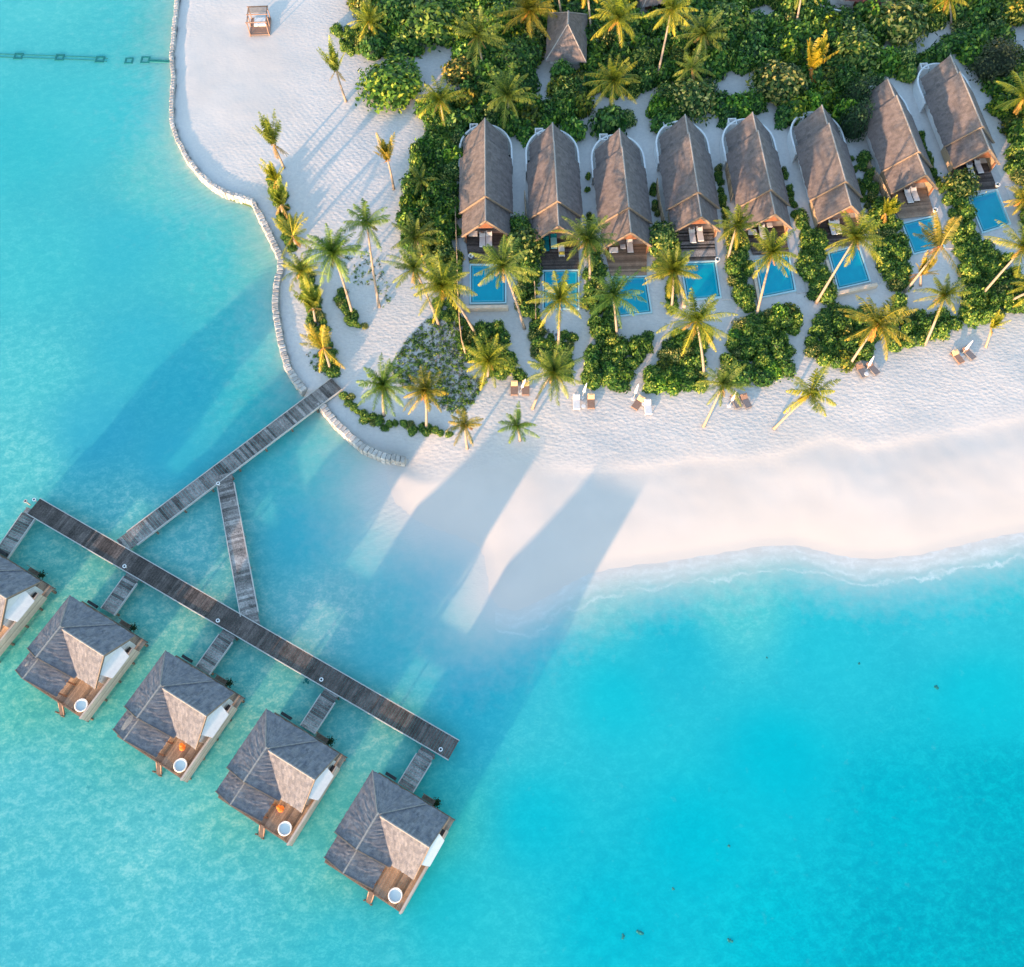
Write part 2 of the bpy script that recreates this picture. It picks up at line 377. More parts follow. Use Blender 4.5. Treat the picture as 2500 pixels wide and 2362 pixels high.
# water sheet: its own colour (bed and turbidity) surveyed at control points, sand colour mixed in where it is thin
CP = [  # photo x, y, sRGB of sunlit water, mottle of the bed
 (40, 40, (92, 212, 218), .25), (250, 60, (88, 208, 214), .3), (400, 60, (96, 205, 205), .3), (60, 350, (70, 205, 214), .2), (250, 300, (78, 207, 216), .2), (420, 420, (112, 214, 212), .3),
 (100, 650, (80, 208, 216), .3), (300, 600, (72, 200, 214), .2), (520, 650, (84, 208, 214), .3), (640, 620, (120, 212, 205), .3), (80, 900, (96, 212, 218), .5), (350, 850, (70, 196, 214), .2),
 (600, 850, (84, 208, 214), .4), (680, 960, (60, 192, 200), .3), (40, 1150, (110, 216, 218), .7), (230, 1050, (72, 192, 214), .2), (450, 950, (70, 198, 214), .3), (320, 1250, (118, 210, 214), .9),
 (540, 1320, (124, 206, 208), .9), (480, 1430, (124, 206, 206), .9), (420, 1120, (70, 196, 216), .1), (800, 1150, (90, 206, 212), .2), (900, 1130, (120, 212, 210), .2), (720, 1300, (84, 200, 216), .1), (950, 1350, (100, 206, 220), .1), (1100, 1420, (96, 204, 222), .05),
 (800, 1500, (150, 212, 216), .6), (950, 1600, (100, 206, 218), .15), (1150, 1550, (110, 210, 220), .05), (180, 1400, (122, 212, 200), 1), (400, 1560, (120, 210, 200), 1), (640, 1700, (122, 210, 202), 1), (920, 1760, (120, 208, 204), .9),
 (60, 1680, (104, 212, 200), .9), (280, 1760, (106, 214, 206), .9), (560, 1960, (110, 216, 210), .9), (820, 2120, (102, 212, 208), .9), (60, 1950, (104, 212, 219), .7), (350, 2050, (106, 214, 220), .8), (150, 2250, (88, 208, 221), .6), (500, 2250, (98, 212, 222), .7),
 (850, 2280, (70, 208, 220), .5), (1080, 2200, (36, 206, 220), .3), (1080, 1980, (70, 208, 206), .5), (1200, 1750, (70, 208, 222), .3), (1150, 1650, (60, 200, 220), .2), (1300, 1560, (60, 204, 222), .2), (1300, 2000, (16, 205, 222), .3), (1500, 1700, (24, 208, 224), .2), (1500, 2250, (8, 200, 218), .4),
 (1450, 1450, (110, 214, 218), .4), (1800, 1480, (96, 216, 220), .4), (1650, 1600, (40, 204, 222), .2), (2000, 1600, (40, 204, 222), .2), (2300, 1500, (60, 208, 224), .2), (2480, 1420, (60, 208, 222), .2), (2400, 1700, (16, 206, 222), .2), (1900, 1850, (2, 204, 222), .2),
 (2200, 2000, (2, 194, 212), .5), (2450, 1950, (2, 186, 204), .7), (2450, 2300, (2, 180, 198), .8), (1900, 2300, (2, 197, 215), .6), (2200, 2340, (2, 186, 204), .8), (1700, 2050, (2, 202, 220), .3)]
xw = axis(-100, 100, .8, 2600); yw = axis(-24, 152, .8, 2600)
water, Xw, Yw = sheet('water', xw, yw, np.zeros((len(yw), len(xw)))); water['kind'] = 'structure'
Zw, _, dww, dsw = height(Xw, Yw)
num = np.zeros(Xw.shape+(4,)); den = np.zeros(Xw.shape)
for px, py, c_, mo in CP:
    p = U(px, py); d2 = (Xw-p.x)**2+(Yw-p.y)**2+6; wgt = d2**-1.7
    L_ = rgb(*c_); num += wgt[..., None]*np.array([*L_, mo]); den += wgt
num /= den[..., None]
ca = water.data.attributes.new('tone', 'FLOAT_COLOR', 'POINT'); cc = np.ones(Xw.shape+(4,)); cc[..., :3] = num[..., :3]
ca.data.foreach_set('color', cc.ravel().astype(np.float32))
for nm, A in (('mottle', num[..., 3]), ('depth', np.clip(-Zw, 0, 3)), ('edge', dsw), ('walld', np.exp(-dww/10))):
    a = water.data.attributes.new(nm, 'FLOAT', 'POINT'); a.data.foreach_set('value', A.ravel().astype(np.float32))
WATER_GAIN = 1.0
m, nt, n, l, b = newmat('lagoon_water'); M['water'] = m
geo = n.new("ShaderNodeNewGeometry"); pos = geo.outputs['Position']
tone = attr(n, 'tone').outputs['Color']; mot = attr(n, 'mottle').outputs['Fac']
tone = mixc(n, l, 1.0, tone, (.63, .665, .635), 'MULTIPLY')
mp = n.new("ShaderNodeMapping"); mp.inputs['Rotation'].default_value = (0, 0, R(-25)); mp.inputs['Scale'].default_value = (1, 1.3, 1); l.new(pos, mp.inputs[0])
a1 = noise(n, l, .75, 6, .7, mp.outputs[0], .4); a2 = noise(n, l, .06, 4, .55, pos); a3 = noise(n, l, 3.2, 4, .75, mp.outputs[0], .3)
f = mth(n, l, 'ADD', mth(n, l, 'MULTIPLY', a1.outputs[0], .6), mth(n, l, 'MULTIPLY', a3.outputs[0], .4))
rm = ramp(n, [(.41, (.62, .82, .88)), (.5, (1, 1, 1)), (.60, (2.5, 1.28, 1.20))]); l.new(f, rm.inputs[0])
c = mixc(n, l, mot, tone, mixc(n, l, 1.0, tone, rm.outputs[0], 'MULTIPLY'))
rb = ramp(n, [(.32, (.72, .88, .93)), (.5, (1, 1, 1)), (.7, (1.5, 1.12, 1.05))]); l.new(a2.outputs[0], rb.inputs[0])
c = mixc(n, l, .4, c, mixc(n, l, 1.0, c, rb.outputs[0], 'MULTIPLY'))
# scattered dark coral patches where the bed is deep and mottled
a4 = noise(n, l, .35, 5, .75, pos); sp = ramp(n, [(.64, (1, 1, 1)), (.74, (.25, .55, .6))]); l.new(a4.outputs[0], sp.inputs[0])
dsel = mth(n, l, 'MULTIPLY', mth(n, l, 'LESS_THAN', attr(n, 'walld').outputs['Fac'], .02), mth(n, l, 'MULTIPLY', mot, .8))
c = mixc(n, l, dsel, c, mixc(n, l, 1.0, c, sp.outputs[0], 'MULTIPLY'))
l.new(c, b.inputs['Base Color']); b.inputs['Roughness'].default_value = .12; b.inputs['IOR'].default_value = 1.33
b.inputs['Specular IOR Level'].default_value = .18
b.subsurface_method = 'BURLEY'; b.inputs['Subsurface Weight'].default_value = .6; b.inputs['Subsurface Radius'].default_value = (1, 1, 1); b.inputs['Subsurface Scale'].default_value = 1.0
depa = attr(n, 'depth').outputs['Fac']
l.new(mth(n, l, 'MINIMUM', mth(n, l, 'MULTIPLY', mth(n, l, 'MAXIMUM', mth(n, l, 'SUBTRACT', depa, .08), 0.0), 1.1), .8), b.inputs['Subsurface Weight'])
l.new(mth(n, l, 'MULTIPLY_ADD', mot, -3.6, 4.6), b.inputs['Subsurface Scale'])
# ripples
mpw = n.new("ShaderNodeMapping"); mpw.inputs['Rotation'].default_value = (0, 0, R(28)); mpw.inputs['Scale'].default_value = (.35, 1, 1); l.new(pos, mpw.inputs[0])
rp = noise(n, l, 2.6, 3, .6, mpw.outputs[0], 1.2); rp2 = noise(n, l, .8, 3, .6, pos)
rh = mth(n, l, 'ADD', mth(n, l, 'MULTIPLY', rp.outputs[0], .7), mth(n, l, 'MULTIPLY', rp2.outputs[0], .5))
mpv = n.new("ShaderNodeMapping"); mpv.inputs['Rotation'].default_value = (0, 0, R(62)); l.new(pos, mpv.inputs[0])
wv = n.new("ShaderNodeTexWave"); wv.inputs['Scale'].default_value = .42; wv.inputs['Distortion'].default_value = 3.5; wv.inputs['Detail'].default_value = 2; wv.inputs['Detail Scale'].default_value = .5; l.new(mpv.outputs[0], wv.inputs['Vector'])
wn = noise(n, l, .09, 2, .5, pos); wm = ramp(n, [(.45, (0, 0, 0)), (.62, (1, 1, 1))]); l.new(wn.outputs[0], wm.inputs[0])
wvh = mth(n, l, 'MULTIPLY', mth(n, l, 'MULTIPLY', wv.outputs['Fac'], wm.outputs[0]), mth(n, l, 'MULTIPLY', attr(n, 'walld').outputs['Fac'], .55))
rh = mth(n, l, 'ADD', mth(n, l, 'MULTIPLY', rh, mth(n, l, 'MULTIPLY_ADD', attr(n, 'walld').outputs['Fac'], 1.0, .45)), wvh)
bump(n, l, rh, .35, .12, b)
# see-through shallows put into the colour: the opaque sheet fades to sand tone
dep = attr(n, 'depth').outputs['Fac']; en = noise(n, l, .7, 4, .6, pos)
dd = mth(n, l, 'MULTIPLY', dep, mth(n, l, 'MULTIPLY_ADD', en.outputs[0], .9, .55))
alc = mth(n, l, 'SUBTRACT', 1.0, mth(n, l, 'EXPONENT', mth(n, l, 'MULTIPLY', dd, -1.6)))
alc = mth(n, l, 'MINIMUM', mth(n, l, 'MULTIPLY', alc, 1.14), 1.0)
l.new(mixc(n, l, alc, (.575, .55, .525), c), b.inputs['Base Color'])
# thin lines of foam where the swash runs out on the open beach
fn1 = noise(n, l, .22, 5, .6, pos); fe = mth(n, l, 'ADD', attr(n, 'edge').outputs['Fac'], mth(n, l, 'MULTIPLY', fn1.outputs[0], -5.0))
fl = None
for c0, w_ in ((-1.9, .5), (-.9, .7), (.5, .35)):
    q = mth(n, l, 'SUBTRACT', 1.0, mth(n, l, 'DIVIDE', mth(n, l, 'ABSOLUTE', mth(n, l, 'SUBTRACT', fe, c0)), w_)); q = mth(n, l, 'MAXIMUM', q, 0.0)
    fl = q if fl is None else mth(n, l, 'ADD', fl, q)
fn2 = noise(n, l, .35, 6, .8, pos); fr = ramp(n, [(.38, (0, 0, 0)), (.62, (1, 1, 1))]); l.new(fn2.outputs[0], fr.inputs[0])
sx = n.new("ShaderNodeSeparateXYZ"); l.new(pos, sx.inputs[0]); on = mth(n, l, 'MULTIPLY', mth(n, l, 'GREATER_THAN', sx.outputs[0], -2.0), mth(n, l, 'MINIMUM', mth(n, l, 'MULTIPLY_ADD', mth(n, l, 'MAXIMUM', sx.outputs[0], 0.0), .012, .7), 1.4))
ff = mth(n, l, 'MULTIPLY', mth(n, l, 'MULTIPLY', mth(n, l, 'MINIMUM', fl, 1.0), fr.outputs[0]), mth(n, l, 'MULTIPLY', on, .42))
fd = n.new("ShaderNodeBsdfDiffuse"); fd.inputs[0].default_value = (.75, .77, .77, 1); ms2 = n.new("ShaderNodeMixShader")
l.new(ff, ms2.inputs[0]); l.new(b.outputs[0], ms2.inputs[1]); l.new(fd.outputs[0], ms2.inputs[2]); l.new(ms2.outputs[0], n["Material Output"].inputs[0])
water.data.materials.append(m)

# ---------------------------------------------------------------- seawall of sandbags
def resample(P, step):
    out = [Vector(P[0])]; 
    seg = []; tot = 0
    for a, b in zip(P, P[1:]): seg.append((tot, Vector(a), Vector(b), (Vector(b)-Vector(a)).length)); tot += seg[-1][3]
    res = []; s = 0
    while s < tot:
        for t0, a, b, L in seg:
            if t0 <= s <= t0+L: res.append((a.lerp(b, (s-t0)/L), (b-a).normalized())); break
        s += step
    return res
def seawall(name, P, label, wide):
    root = thing(name, label, 'seawall', (P[0][0], P[0][1], 0))
    o = Vector((P[0][0], P[0][1])); cap = MB(); core = MB(); rg = random.Random(3)
    pts = resample(P, .62); N = len(pts)
    for i, (p, d) in enumerate(pts):
        q = p-o; w = wide(i/N); rz = math.atan2(d.y, d.x)+rg.uniform(-.12, .12); nrm = Vector((-d.y, d.x))
        low = q.y+o.y < 0
        for r_, (z, ln) in enumerate(((-.35, w*1.15), (.32, w*1.08), (.98, w*1.0))):
            c = q+nrm*rg.uniform(-.07, .07)
            k = len(cap.v); tt = rg.random()*.9+.05; hh = .36; lw = .305
            # pillow: rounded box of 3 rings
            for zz, sc in ((-hh, .82), (-.05, 1.0), (hh-.06, .86), (hh, .6)):
                for ax, ay in ((-1, -1), (0, -1.08), (1, -1), (1.12, 0), (1, 1), (0, 1.08), (-1, 1), (-1.12, 0)):
                    lx, ly = ax*lw*sc, ay*ln/2*(sc*.5+.5)
                    cap.v.append((c.x+lx*math.cos(rz)-ly*math.sin(rz), c.y+lx*math.sin(rz)+ly*math.cos(rz), z+zz+rg.uniform(-.03, .03)))
            for a in range(3):
                for j in range(8):
                    cap.f.append((k+a*8+j, k+a*8+(j+1) % 8, k+(a+1)*8+(j+1) % 8, k+(a+1)*8+j)); cap.t.append(tt); cap.m.append(0)
            cap.f.append(tuple(k+24+j for j in range(8))); cap.t.append(tt); cap.m.append(0)
        core.box((q.x, q.y, .0), (.66, w*.8, 2.1), rz)
    cap.build('bag_courses', M['bag'], root); core.build('sand_core', M['bag'], root)
    return root
w1 = seawall('sandbag_seawall', wallA, 'long curved seawall of pale sandbags along the west shore, north of the jetty', lambda u: .62 if u < .62 else .9)
w2 = seawall('sandbag_seawall', wallB, 'short seawall of grey ribbed sandbags curving from the jetty to the open beach', lambda u: .95)
a, b_ = [p.xy for p in UL(D((442, 381), (490, 397)), .3)]
t = thing('drain_outlet', 'dark green algae covered outlet sill at the notch of the long seawall', 'outlet', (a.x, a.y, 0))
mb = MB(); mb.beam((0, 0, .12), (b_.x-a.x, b_.y-a.y, .12), .7, .5); mb.build('sill', M['algaebag'], t)
mb = MB(); mb.beam((.2, .35, .42), (b_.x-a.x, b_.y-a.y+.35, .42), .18, .3); mb.build('lip', M['rail'], t)

# ---------------------------------------------------------------- pipeline awash in the western lagoon
pp = [U(x, y, 0) for x, y in ((-60, 134), (45, 138), (146, 141), (243, 145), (262, 147))]
t = thing('seawater_pipeline', 'dark teal twin pipeline lying awash with square frames, reaching off from the seawall', 'pipeline', (pp[0].x, pp[0].y, 0))
o0 = Vector((pp[0].x, pp[0].y, 0))
for s_ in (-.33, .33):
    mb = MB(); mb.tube([Vector((p.x, p.y+s_, -.07))-o0 for p in pp], .13, 8); mb.build('pipe', M['algae'], t)
    e = [U(361, 149, 0), U(413, 151, 0)]
    mb = MB(); mb.tube([Vector((p.x, p.y+s_*.5, -.05))-o0 for p in e], .15, 8); mb.build('pipe', M['algae'], t)
for (x, y), sz in (((45, 138), 1.15), ((146, 141), 1.15), ((244, 146), 1.15), ((315, 149), 1.05), ((355, 147), 1.2)):
    p = U(x, y, 0)-o0; mb = MB(); h = sz/2
    for sx in (-1, 1):
        mb.box((p.x+sx*h, p.y, -.05), (.26, sz+.26, .24)); mb.box((p.x, p.y+sx*h, -.051), (sz-.26, .26, .24))
    mb.build('anchor_frame', M['algae'], t)

for (x, y), r_, lb in (((1563, 2276), .62, 'largest dark coral head in the deep water near the bottom'), ((1521, 2287), .42, 'dark coral head just left of the largest one'), ((1782, 2297), .5, 'dark coral head right of the largest one'), ((2284, 1678), .5, 'lone dark coral head in the eastern lagoon below the beach'),
                    ((1779, 2066), .3, 'small dark coral head in mid lagoon'), ((1643, 2170), .3, 'small dark coral head above the largest one'), ((1872, 1606), .28, 'tiny dark coral head nearest the sand spit'), ((2098, 1620), .3, 'small dark coral head below the middle of the beach'), ((747, 1664), .6, 'dark coral clump right beside the villa walkway')):
    p = U(x, y, 0); t = thing('coral_head', lb, 'coral', (p.x, p.y, 0), 0, 'dark coral heads dotted in the lagoon'); rg = random.Random(int(x)); r_ *= .62; mb = MB()
    for j in range(7):
        a = rg.uniform(0, 6.28); d = rg.uniform(0, r_*.8); q = r_*rg.uniform(.3, .6); cs = [(d*math.cos(a)+q*math.cos(w_)*rg.uniform(.7, 1.2), d*math.sin(a)+q*math.sin(w_)*rg.uniform(.7, 1.2), -.004) for w_ in np.linspace(0, 5.5, 8)]
        mb.mesh([(d*math.cos(a), d*math.sin(a), .03+.01*j)]+cs, [(0, i+1, (i+1) % 8+1) for i in range(8)])
    mb.build('coral_lobes', M['algae'], t)

# ---------------------------------------------------------------- jetties
def jetty(name, label, cat, a, b, w, z, mat, group=None, rail=True, plank=.36, seed=1, trim=(0, 0), post_step=4.0):
    a = Vector((a[0], a[1], 0)); b = Vector((b[0], b[1], 0)); L = (b-a).length; ang = math.atan2(b.y-a.y, b.x-a.x)
    root = thing(name, label, cat, (a.x, a.y, 0), ang, group); rg = random.Random(seed)
    mb = MB(); s = 0; zone = .5; k = 0
    while s < L:
        if rg.random() < .12: zone = rg.uniform(.25, .95)
        pw = min(plank*rg.uniform(.85, 1.15), L-s)
        if pw < .05: break
        t_ = min(1, max(0, zone*.4+rg.random()*.6)); 
        mb.box((s+pw/2, rg.uniform(-.02, .02), z-.03+rg.uniform(-.006, .006)), (pw-.03, w-.16, .06), 0, t_); s += pw
    mb.build('planking', mat, root)
    for sd in (-1, 1):
        mb = MB(); mb.box(((trim[0]+L-trim[1])/2, sd*(w/2-.03), z-.09), (L-trim[0]-trim[1], .10, .34)); mb.build('edge_beam', M['rail'], root)
    n_ = max(1, int(L/post_step))
    for i in range(n_+1):
        x = L*i/n_ if n_ else 0
        x = min(max(x, .35), L-.35)
        for sd in (-1, 1):
            mb = MB(); mb.tube([(x, sd*(w/2-.22), -1.7), (x, sd*(w/2-.22), z-.28)], .13, 8); mb.build('pile', M['pile'], root)
    return root
JZ = 1.35
def PX(x, y, z=JZ): p = U(x, y, z); return (p.x, p.y)
jA, jB = PX(296, 1334), PX(822, 937)
jetty('shore_jetty', 'long plank jetty of silvery boards running from the sandy shore down to the villa walkway', 'jetty', jB, jA, 2.35, JZ, M['deck'], seed=2, trim=(0, 1.5))
lA, lB = PX(546, 1158), PX(617, 1545)
jetty('link_walkway', 'plank walkway with brownish middle boards joining the shore jetty to the villa walkway', 'walkway', lA, lB, 2.15, JZ+.004, M['deck'], seed=5, trim=(1.5, 2.3))
vA, vB = PX(82, 1236), PX(1108, 1832)
jetty('villa_walkway', 'longest walkway of dark planks passing behind all the overwater villas', 'walkway', vA, vB, 2.45, JZ+.012, M['deckdark'], seed=9)  # planks in a darker tone than the other walkways
stubs = [((80, 1244), (-6, 1368)), ((330, 1399), (262, 1494)), ((563, 1541), (494, 1638)), ((812, 1687), (750, 1782)), ((1046, 1832), (990, 1924))]
vlab = ['overwater villa cut off by the left edge', 'overwater villa second from the left', 'middle overwater villa of the five', 'overwater villa next to the last', 'last overwater villa in the row']
for k, (a, b_) in enumerate(stubs):
    jetty('access_bridge', f'plank bridge from the dark walkway to the {vlab[k]}', 'footbridge', PX(*a), PX(*b_), 2.0, JZ-.02, M['deck'], 'short bridges to the overwater villas', seed=20+k, trim=(.95 if k else .9, 0))
ringlab = ['round white lamp post at the fork of the shore jetty and the link walkway', 'round white lamp post where the bridge of the second villa leaves the walkway', 'round white lamp post beside the bridge of the middle villa', 'round white lamp post on the walkway above the fourth villa',
           'round white lamp post at the far end of the dark walkway', 'round white lamp post at the upper corner of the dark walkway', 'pale ring post standing in the water off the walkway corner']
for k, (x, y) in enumerate([(532.5, 1180.5), (303.8, 1382.8), (531.7, 1515.4), (784.5, 1659.5), (1076, 1830), (83, 1220), (62, 1223.8)]):
    z = 1.95 if k < 6 else 1.2; p = U(x, y, z)
    t = thing('lamp_post', ringlab[k], 'lamp post', (p.x, p.y, 0), 0, 'white ring topped lamp posts on the walkways')
    mb = MB(); mb.tube([(0, 0, JZ-.4 if k < 6 else -1.6), (0, 0, z-.04)], .09, 10); mb.build('post', M['rail'], t)
    mb = MB(); mb.lathe([(.13, z-.08), (.23, z-.08), (.23, z+.03), (.13, z+.03), (.13, z-.08)], 20); mb.build('ring', M['tub'] if k < 6 else M['rail'], t)
    mb = MB(); mb.lathe([(.001, z+.0), (.127, z+.0), (.127, z-.06), (.001, z-.06)], 16); mb.build('lamp_glass', M['dark'], t)

# ---------------------------------------------------------------- overwater villas
def water_villa(label, loc):
    r = thing('overwater_villa', label, 'villa', loc, R(-30), 'thatched overwater villas')
    DZ, EZ, RZ, H_ = 1.5, 3.95, 7.2, 3.45
    # main roof: hip to the north-east, gable to the south-west
    A = (0, 0, RZ); G = (0, -3.8, RZ)
    NW, NE, SE, SW = (-H_, H_, EZ), (H_, H_, EZ), (H_, -3.7, EZ), (-H_, -3.7, EZ)
    mb = MB(); mb.slope(SW, NW, G, A, seed=1, th=.26); mb.slope(NW, NE, A, A, seed=2, th=.26); mb.slope(NE, SE, A, G, seed=3, th=.26); main = mb.build('main_roof', M['thatch_sea'], r)
    mb = MB()
    for q in (NW, NE): mb.tube([Vector(A).lerp(Vector(q), u)+Vector((0, 0, .0)) for u in (0, .25, .5, .75, .985)], .06, 7, .2)
    mb.tube([(0, .2, RZ+.0), (0, -2, RZ+.0), (0, -3.88, RZ+.0)], .10, 8, .6); mb.build('ridge_cap', M['ridge'], main)
    for sx in (-1, 1):
        mb = MB(); mb.beam((sx*(H_-.02), -3.76, EZ-.0), (0, -3.87, RZ), .07, .2); mb.build('bargeboard', M['verge'], main)
    # wing with its ridge a little lower
    W1, wz = 6.22, RZ-.22
    mb = MB(); mb.slope((0.4, H_+.04, EZ-.18), (W1-.05, H_+.04, EZ-.18), (0, 0, wz), (W1, 0, wz), seed=4, th=.26)
    mb.slope((W1-.05, -H_-.02, EZ-.18), (2.2, -H_-.02, EZ-.18), (W1, 0, wz), (-.0, 0, wz), seed=5, th=.26)
    wing = mb.build('wing_roof', M['thatch_sea'], r)
    mb = MB(); mb.tube([(.3, 0, wz+.02), (3, 0, wz+.02), (W1+.03, 0, wz+.02)], .10, 8, .8); mb.build('ridge_cap', M['ridge'], wing)
    for sy in (-1, 1):
        mb = MB(); mb.beam((W1, sy*H_, EZ-.18), (W1+.03, 0, wz+.02), .07, .2); mb.build('bargeboard', M['verge'], wing)
    # veranda roof
    VH, v0, v1, vz = 3.0, -3.6, -6.3, RZ-.62
    mb = MB(); mb.slope((-VH, v1, EZ-.2), (-VH, v0, EZ-.2), (0, v1-.05, vz), (0, v0, vz), seed=6, nx=14, th=.24)
    mb.slope((VH, v0, EZ-.2), (VH, v1, EZ-.2), (0, v0, vz), (0, v1-.05, vz), seed=7, nx=14, th=.24); ver = mb.build('veranda_roof', M['thatch_sea'], r)
    mb = MB(); mb.tube([(0, v0, vz+.0), (0, v1-.1, vz+.0)], .09, 8, .6); mb.build('ridge_cap', M['ridge'], ver)
    for sx in (-1, 1):
        mb = MB(); mb.beam((sx*VH, v1-.02, EZ-.2), (0, v1-.08, vz), .07, .2); mb.build('bargeboard', M['verge'], ver)
    # body and gable walls
    mb = MB(); mb.box((-.1, 0, (DZ+EZ)/2), (6.1, 6.2, EZ-DZ)); mb.box((4.3, 0, (DZ+EZ)/2-.1), (2.7, 5.4, EZ-DZ-.2)); mb.build('outer_wall', M['white'], r)
    mb = MB(); x0 = W1-.38
    mb.mesh([(x0, -2.6, EZ-.3), (x0, 2.6, EZ-.3), (x0, 0, wz-.45), (x0-.15, -2.6, EZ-.3), (x0-.15, 2.6, EZ-.3), (x0-.15, 0, wz-.45)], [(0, 1, 2), (5, 4, 3), (0, 3, 4, 1), (1, 4, 5, 2), (2, 5, 3, 0)])
    mb.box((x0-.04, 0, (DZ+EZ)/2-.16), (.2, 5.3, EZ-DZ-.3)); mb.build('gable_wall', M['white'], r)
    mb = MB(); y0 = v1+.55
    mb.mesh([(-2.3, y0, EZ-.25), (2.3, y0, EZ-.25), (0, y0, vz-.5), (-2.3, y0+.12, EZ-.25), (2.3, y0+.12, EZ-.25), (0, y0+.12, vz-.5)], [(2, 1, 0), (3, 4, 5), (1, 4, 3, 0), (2, 5, 4, 1), (0, 3, 5, 2)]); mb.build('gable_panel', M['timber'], r)
    for sx in (-1, 1):
        for yy in (v1+.4, -4.4):
            mb = MB(); mb.box((sx*2.75, yy, (DZ+EZ)/2), (.17, .17, EZ-DZ)); mb.build('veranda_post', M['timber'], r)
    # lean-to canopy of white cloth over the outdoor shower, between gable and privacy wall
    mb = MB(); mb.mesh([(5.85, -2.0, 4.7), (6.95, -1.6, 3.5), (6.95, 1.3, 3.5), (5.85, 1.75, 4.7), (5.85, -2.0, 4.64), (6.95, -1.6, 3.44), (6.95, 1.3, 3.44), (5.85, 1.75, 4.64)], [(0, 1, 2, 3), (7, 6, 5, 4), (0, 4, 5, 1), (1, 5, 6, 2), (2, 6, 7, 3), (3, 7, 4, 0)]); mb.build('shower_canopy', M['white'], r)
    # deck
    mb = MB(); rg = random.Random(5); x = -3.0
    while x < 6.45:
        mb.box((x+.13, -1.6, DZ-.04+rg.uniform(-.004, .004)), (.245, 10.3, .07), 0, rg.random()); x += .26
    dk = mb.build('deck', M['deckbrown'], r)
    mb = MB(); mb.box((1.8, -6.82, DZ-.12), (9.8, .14, .42)); mb.build('fascia', M['verge'], dk)
    mb = MB(); mb.box((-3.07, -1.6, DZ-.12), (.14, 10.3, .42)); mb.box((1.8, 3.61, DZ-.12), (9.8, .12, .42)); mb.build('fascia', M['pile'], dk)
    # privacy wall on the south-east side: boards with a cap
    mb = MB()
    for k in range(8): mb.box((6.66+.012*(k % 2), -2.3, DZ-.1+k*.235), (.08, 9.1, .225), 0, rg.random())
    pw = mb.build('privacy_wall', M['fence'], r)
    mb = MB(); mb.box((6.64, -2.3, DZ+1.8), (.22, 9.2, .07)); mb.build('cap_rail', M['fence'], pw)
    mb = MB(); mb.box((6.35, 1.85, DZ+.9), (.45, .65, 1.7)); mb.build('dark_slot_block', M['dark'], r)  # dark block filling the slot at the deck corner
    mb = MB(); mb.box((-1.75, 3.95, DZ+.05), (1.3, .35, .5)); mb.build('cooling_unit', M['dark'], r)
    mb = MB(); mb.box((3.1, 3.95, DZ-.1), (1.5, .5, .12)); mb.box((3.1, 4.2, DZ+.4), (1.5, .06, .9)); mb.build('service_landing', M['pile'], r)
    mb = MB(); 
    for k in range(140):
        c = Vector((4.0+rg.gauss(0, .2), 4.1+rg.gauss(0, .25), DZ-.5+rg.uniform(-.2, .5))); e = Vector((rg.gauss(0, 1), rg.gauss(0, 1), rg.gauss(0, .5))).normalized()*.13; g = e.orthogonal().normalized()*.09
        mb.face([c-e, c+g, c+e, c-g], rg.random()*.6)
    mb.build('weed_clump', M['leafdark'], r)
    # water steps
    lad = MB()
    for sx in (-.3, .3): lad.beam((2.9+sx, -6.8, DZ+.3), (2.9+sx, -8.0, -.6), .11, .16)
    lad = lad.build('water_steps', M['wicker'], r)
    for k in range(6):
        mb = MB(); u = k/6+.06; mb.box((2.9, -6.8-1.2*u, DZ+.2-1.9*u), (.5, .24, .05), 0, .8); mb.build('tread', M['deckbrown'], lad)
    mb = MB(); 
    for sx in (-.42, .42): mb.tube([(2.9+sx, -7.9, -1.7), (2.9+sx, -7.9, .75)], .1, 8)
    mb.build('mooring_post', M['pile'], lad)
    for ix in range(4):
        for iy in range(5):
            mb = MB(); X_, Y_ = -2.7+ix*3.0, -6.5+iy*2.45; mb.tube([(X_, Y_, -1.7), (X_, Y_, DZ-.1)], .16, 8); mb.build('pile', M['pile'], r)
    return r
v0 = U(145.5, 1532.7, 7.2); v3 = U(921.3, 1988.8, 7.2); stepv = (v3-v0)/3
vloc = [(v0.x+stepv.x*k, v0.y+stepv.y*k, 0) for k in (-1, 0, 1, 2, 3)]
vdesc = ['overwater villa at the left edge, mostly cut off, its white shower canopy showing', 'overwater villa with blue-grey thatch beside the bridge second from the left', 'middle one of the five overwater villas, with a patched veranda roof', 'overwater villa between the middle one and the last of the row', 'last overwater villa, standing by the far end of the walkway in open water']
wv = water_villa(vdesc[0], vloc[0])
vroots = [wv]+[dup(wv, vloc[k], R(-30), vdesc[k]) for k in range(1, 5)]
def on_veranda(x, y): return (7.2-.62)-(abs(x)/3.0)*((7.2-.62)-(3.95-.2))+.05
for k, (px_, py_, ra, rb_, nm) in ((1, (-1.5, -5.0, .35, .4, 'M')), (2, (-1.35, -4.8, .55, 1.1, 'M'))):
    mb = MB(); cs = []
    for j in range(14):
        w_ = 2*math.pi*j/14; xx, yy = px_+ra*math.cos(w_)*random.uniform(.8, 1.1), py_+rb_*math.sin(w_)*random.uniform(.85, 1.1); cs.append((xx, yy, on_veranda(xx, yy)))
    mb.mesh([(px_, py_, on_veranda(px_, py_)+.06)]+cs, [(0, j+1, (j+1) % 14+1) for j in range(14)]); mb.build('thatch_patch', M['ridge'], vroots[k])
def vpt(k, x, y, z):
    a = R(-30); L_ = vloc[k]; return (L_[0]+x*math.cos(a)-y*math.sin(a), L_[1]+x*math.sin(a)+y*math.cos(a), z)
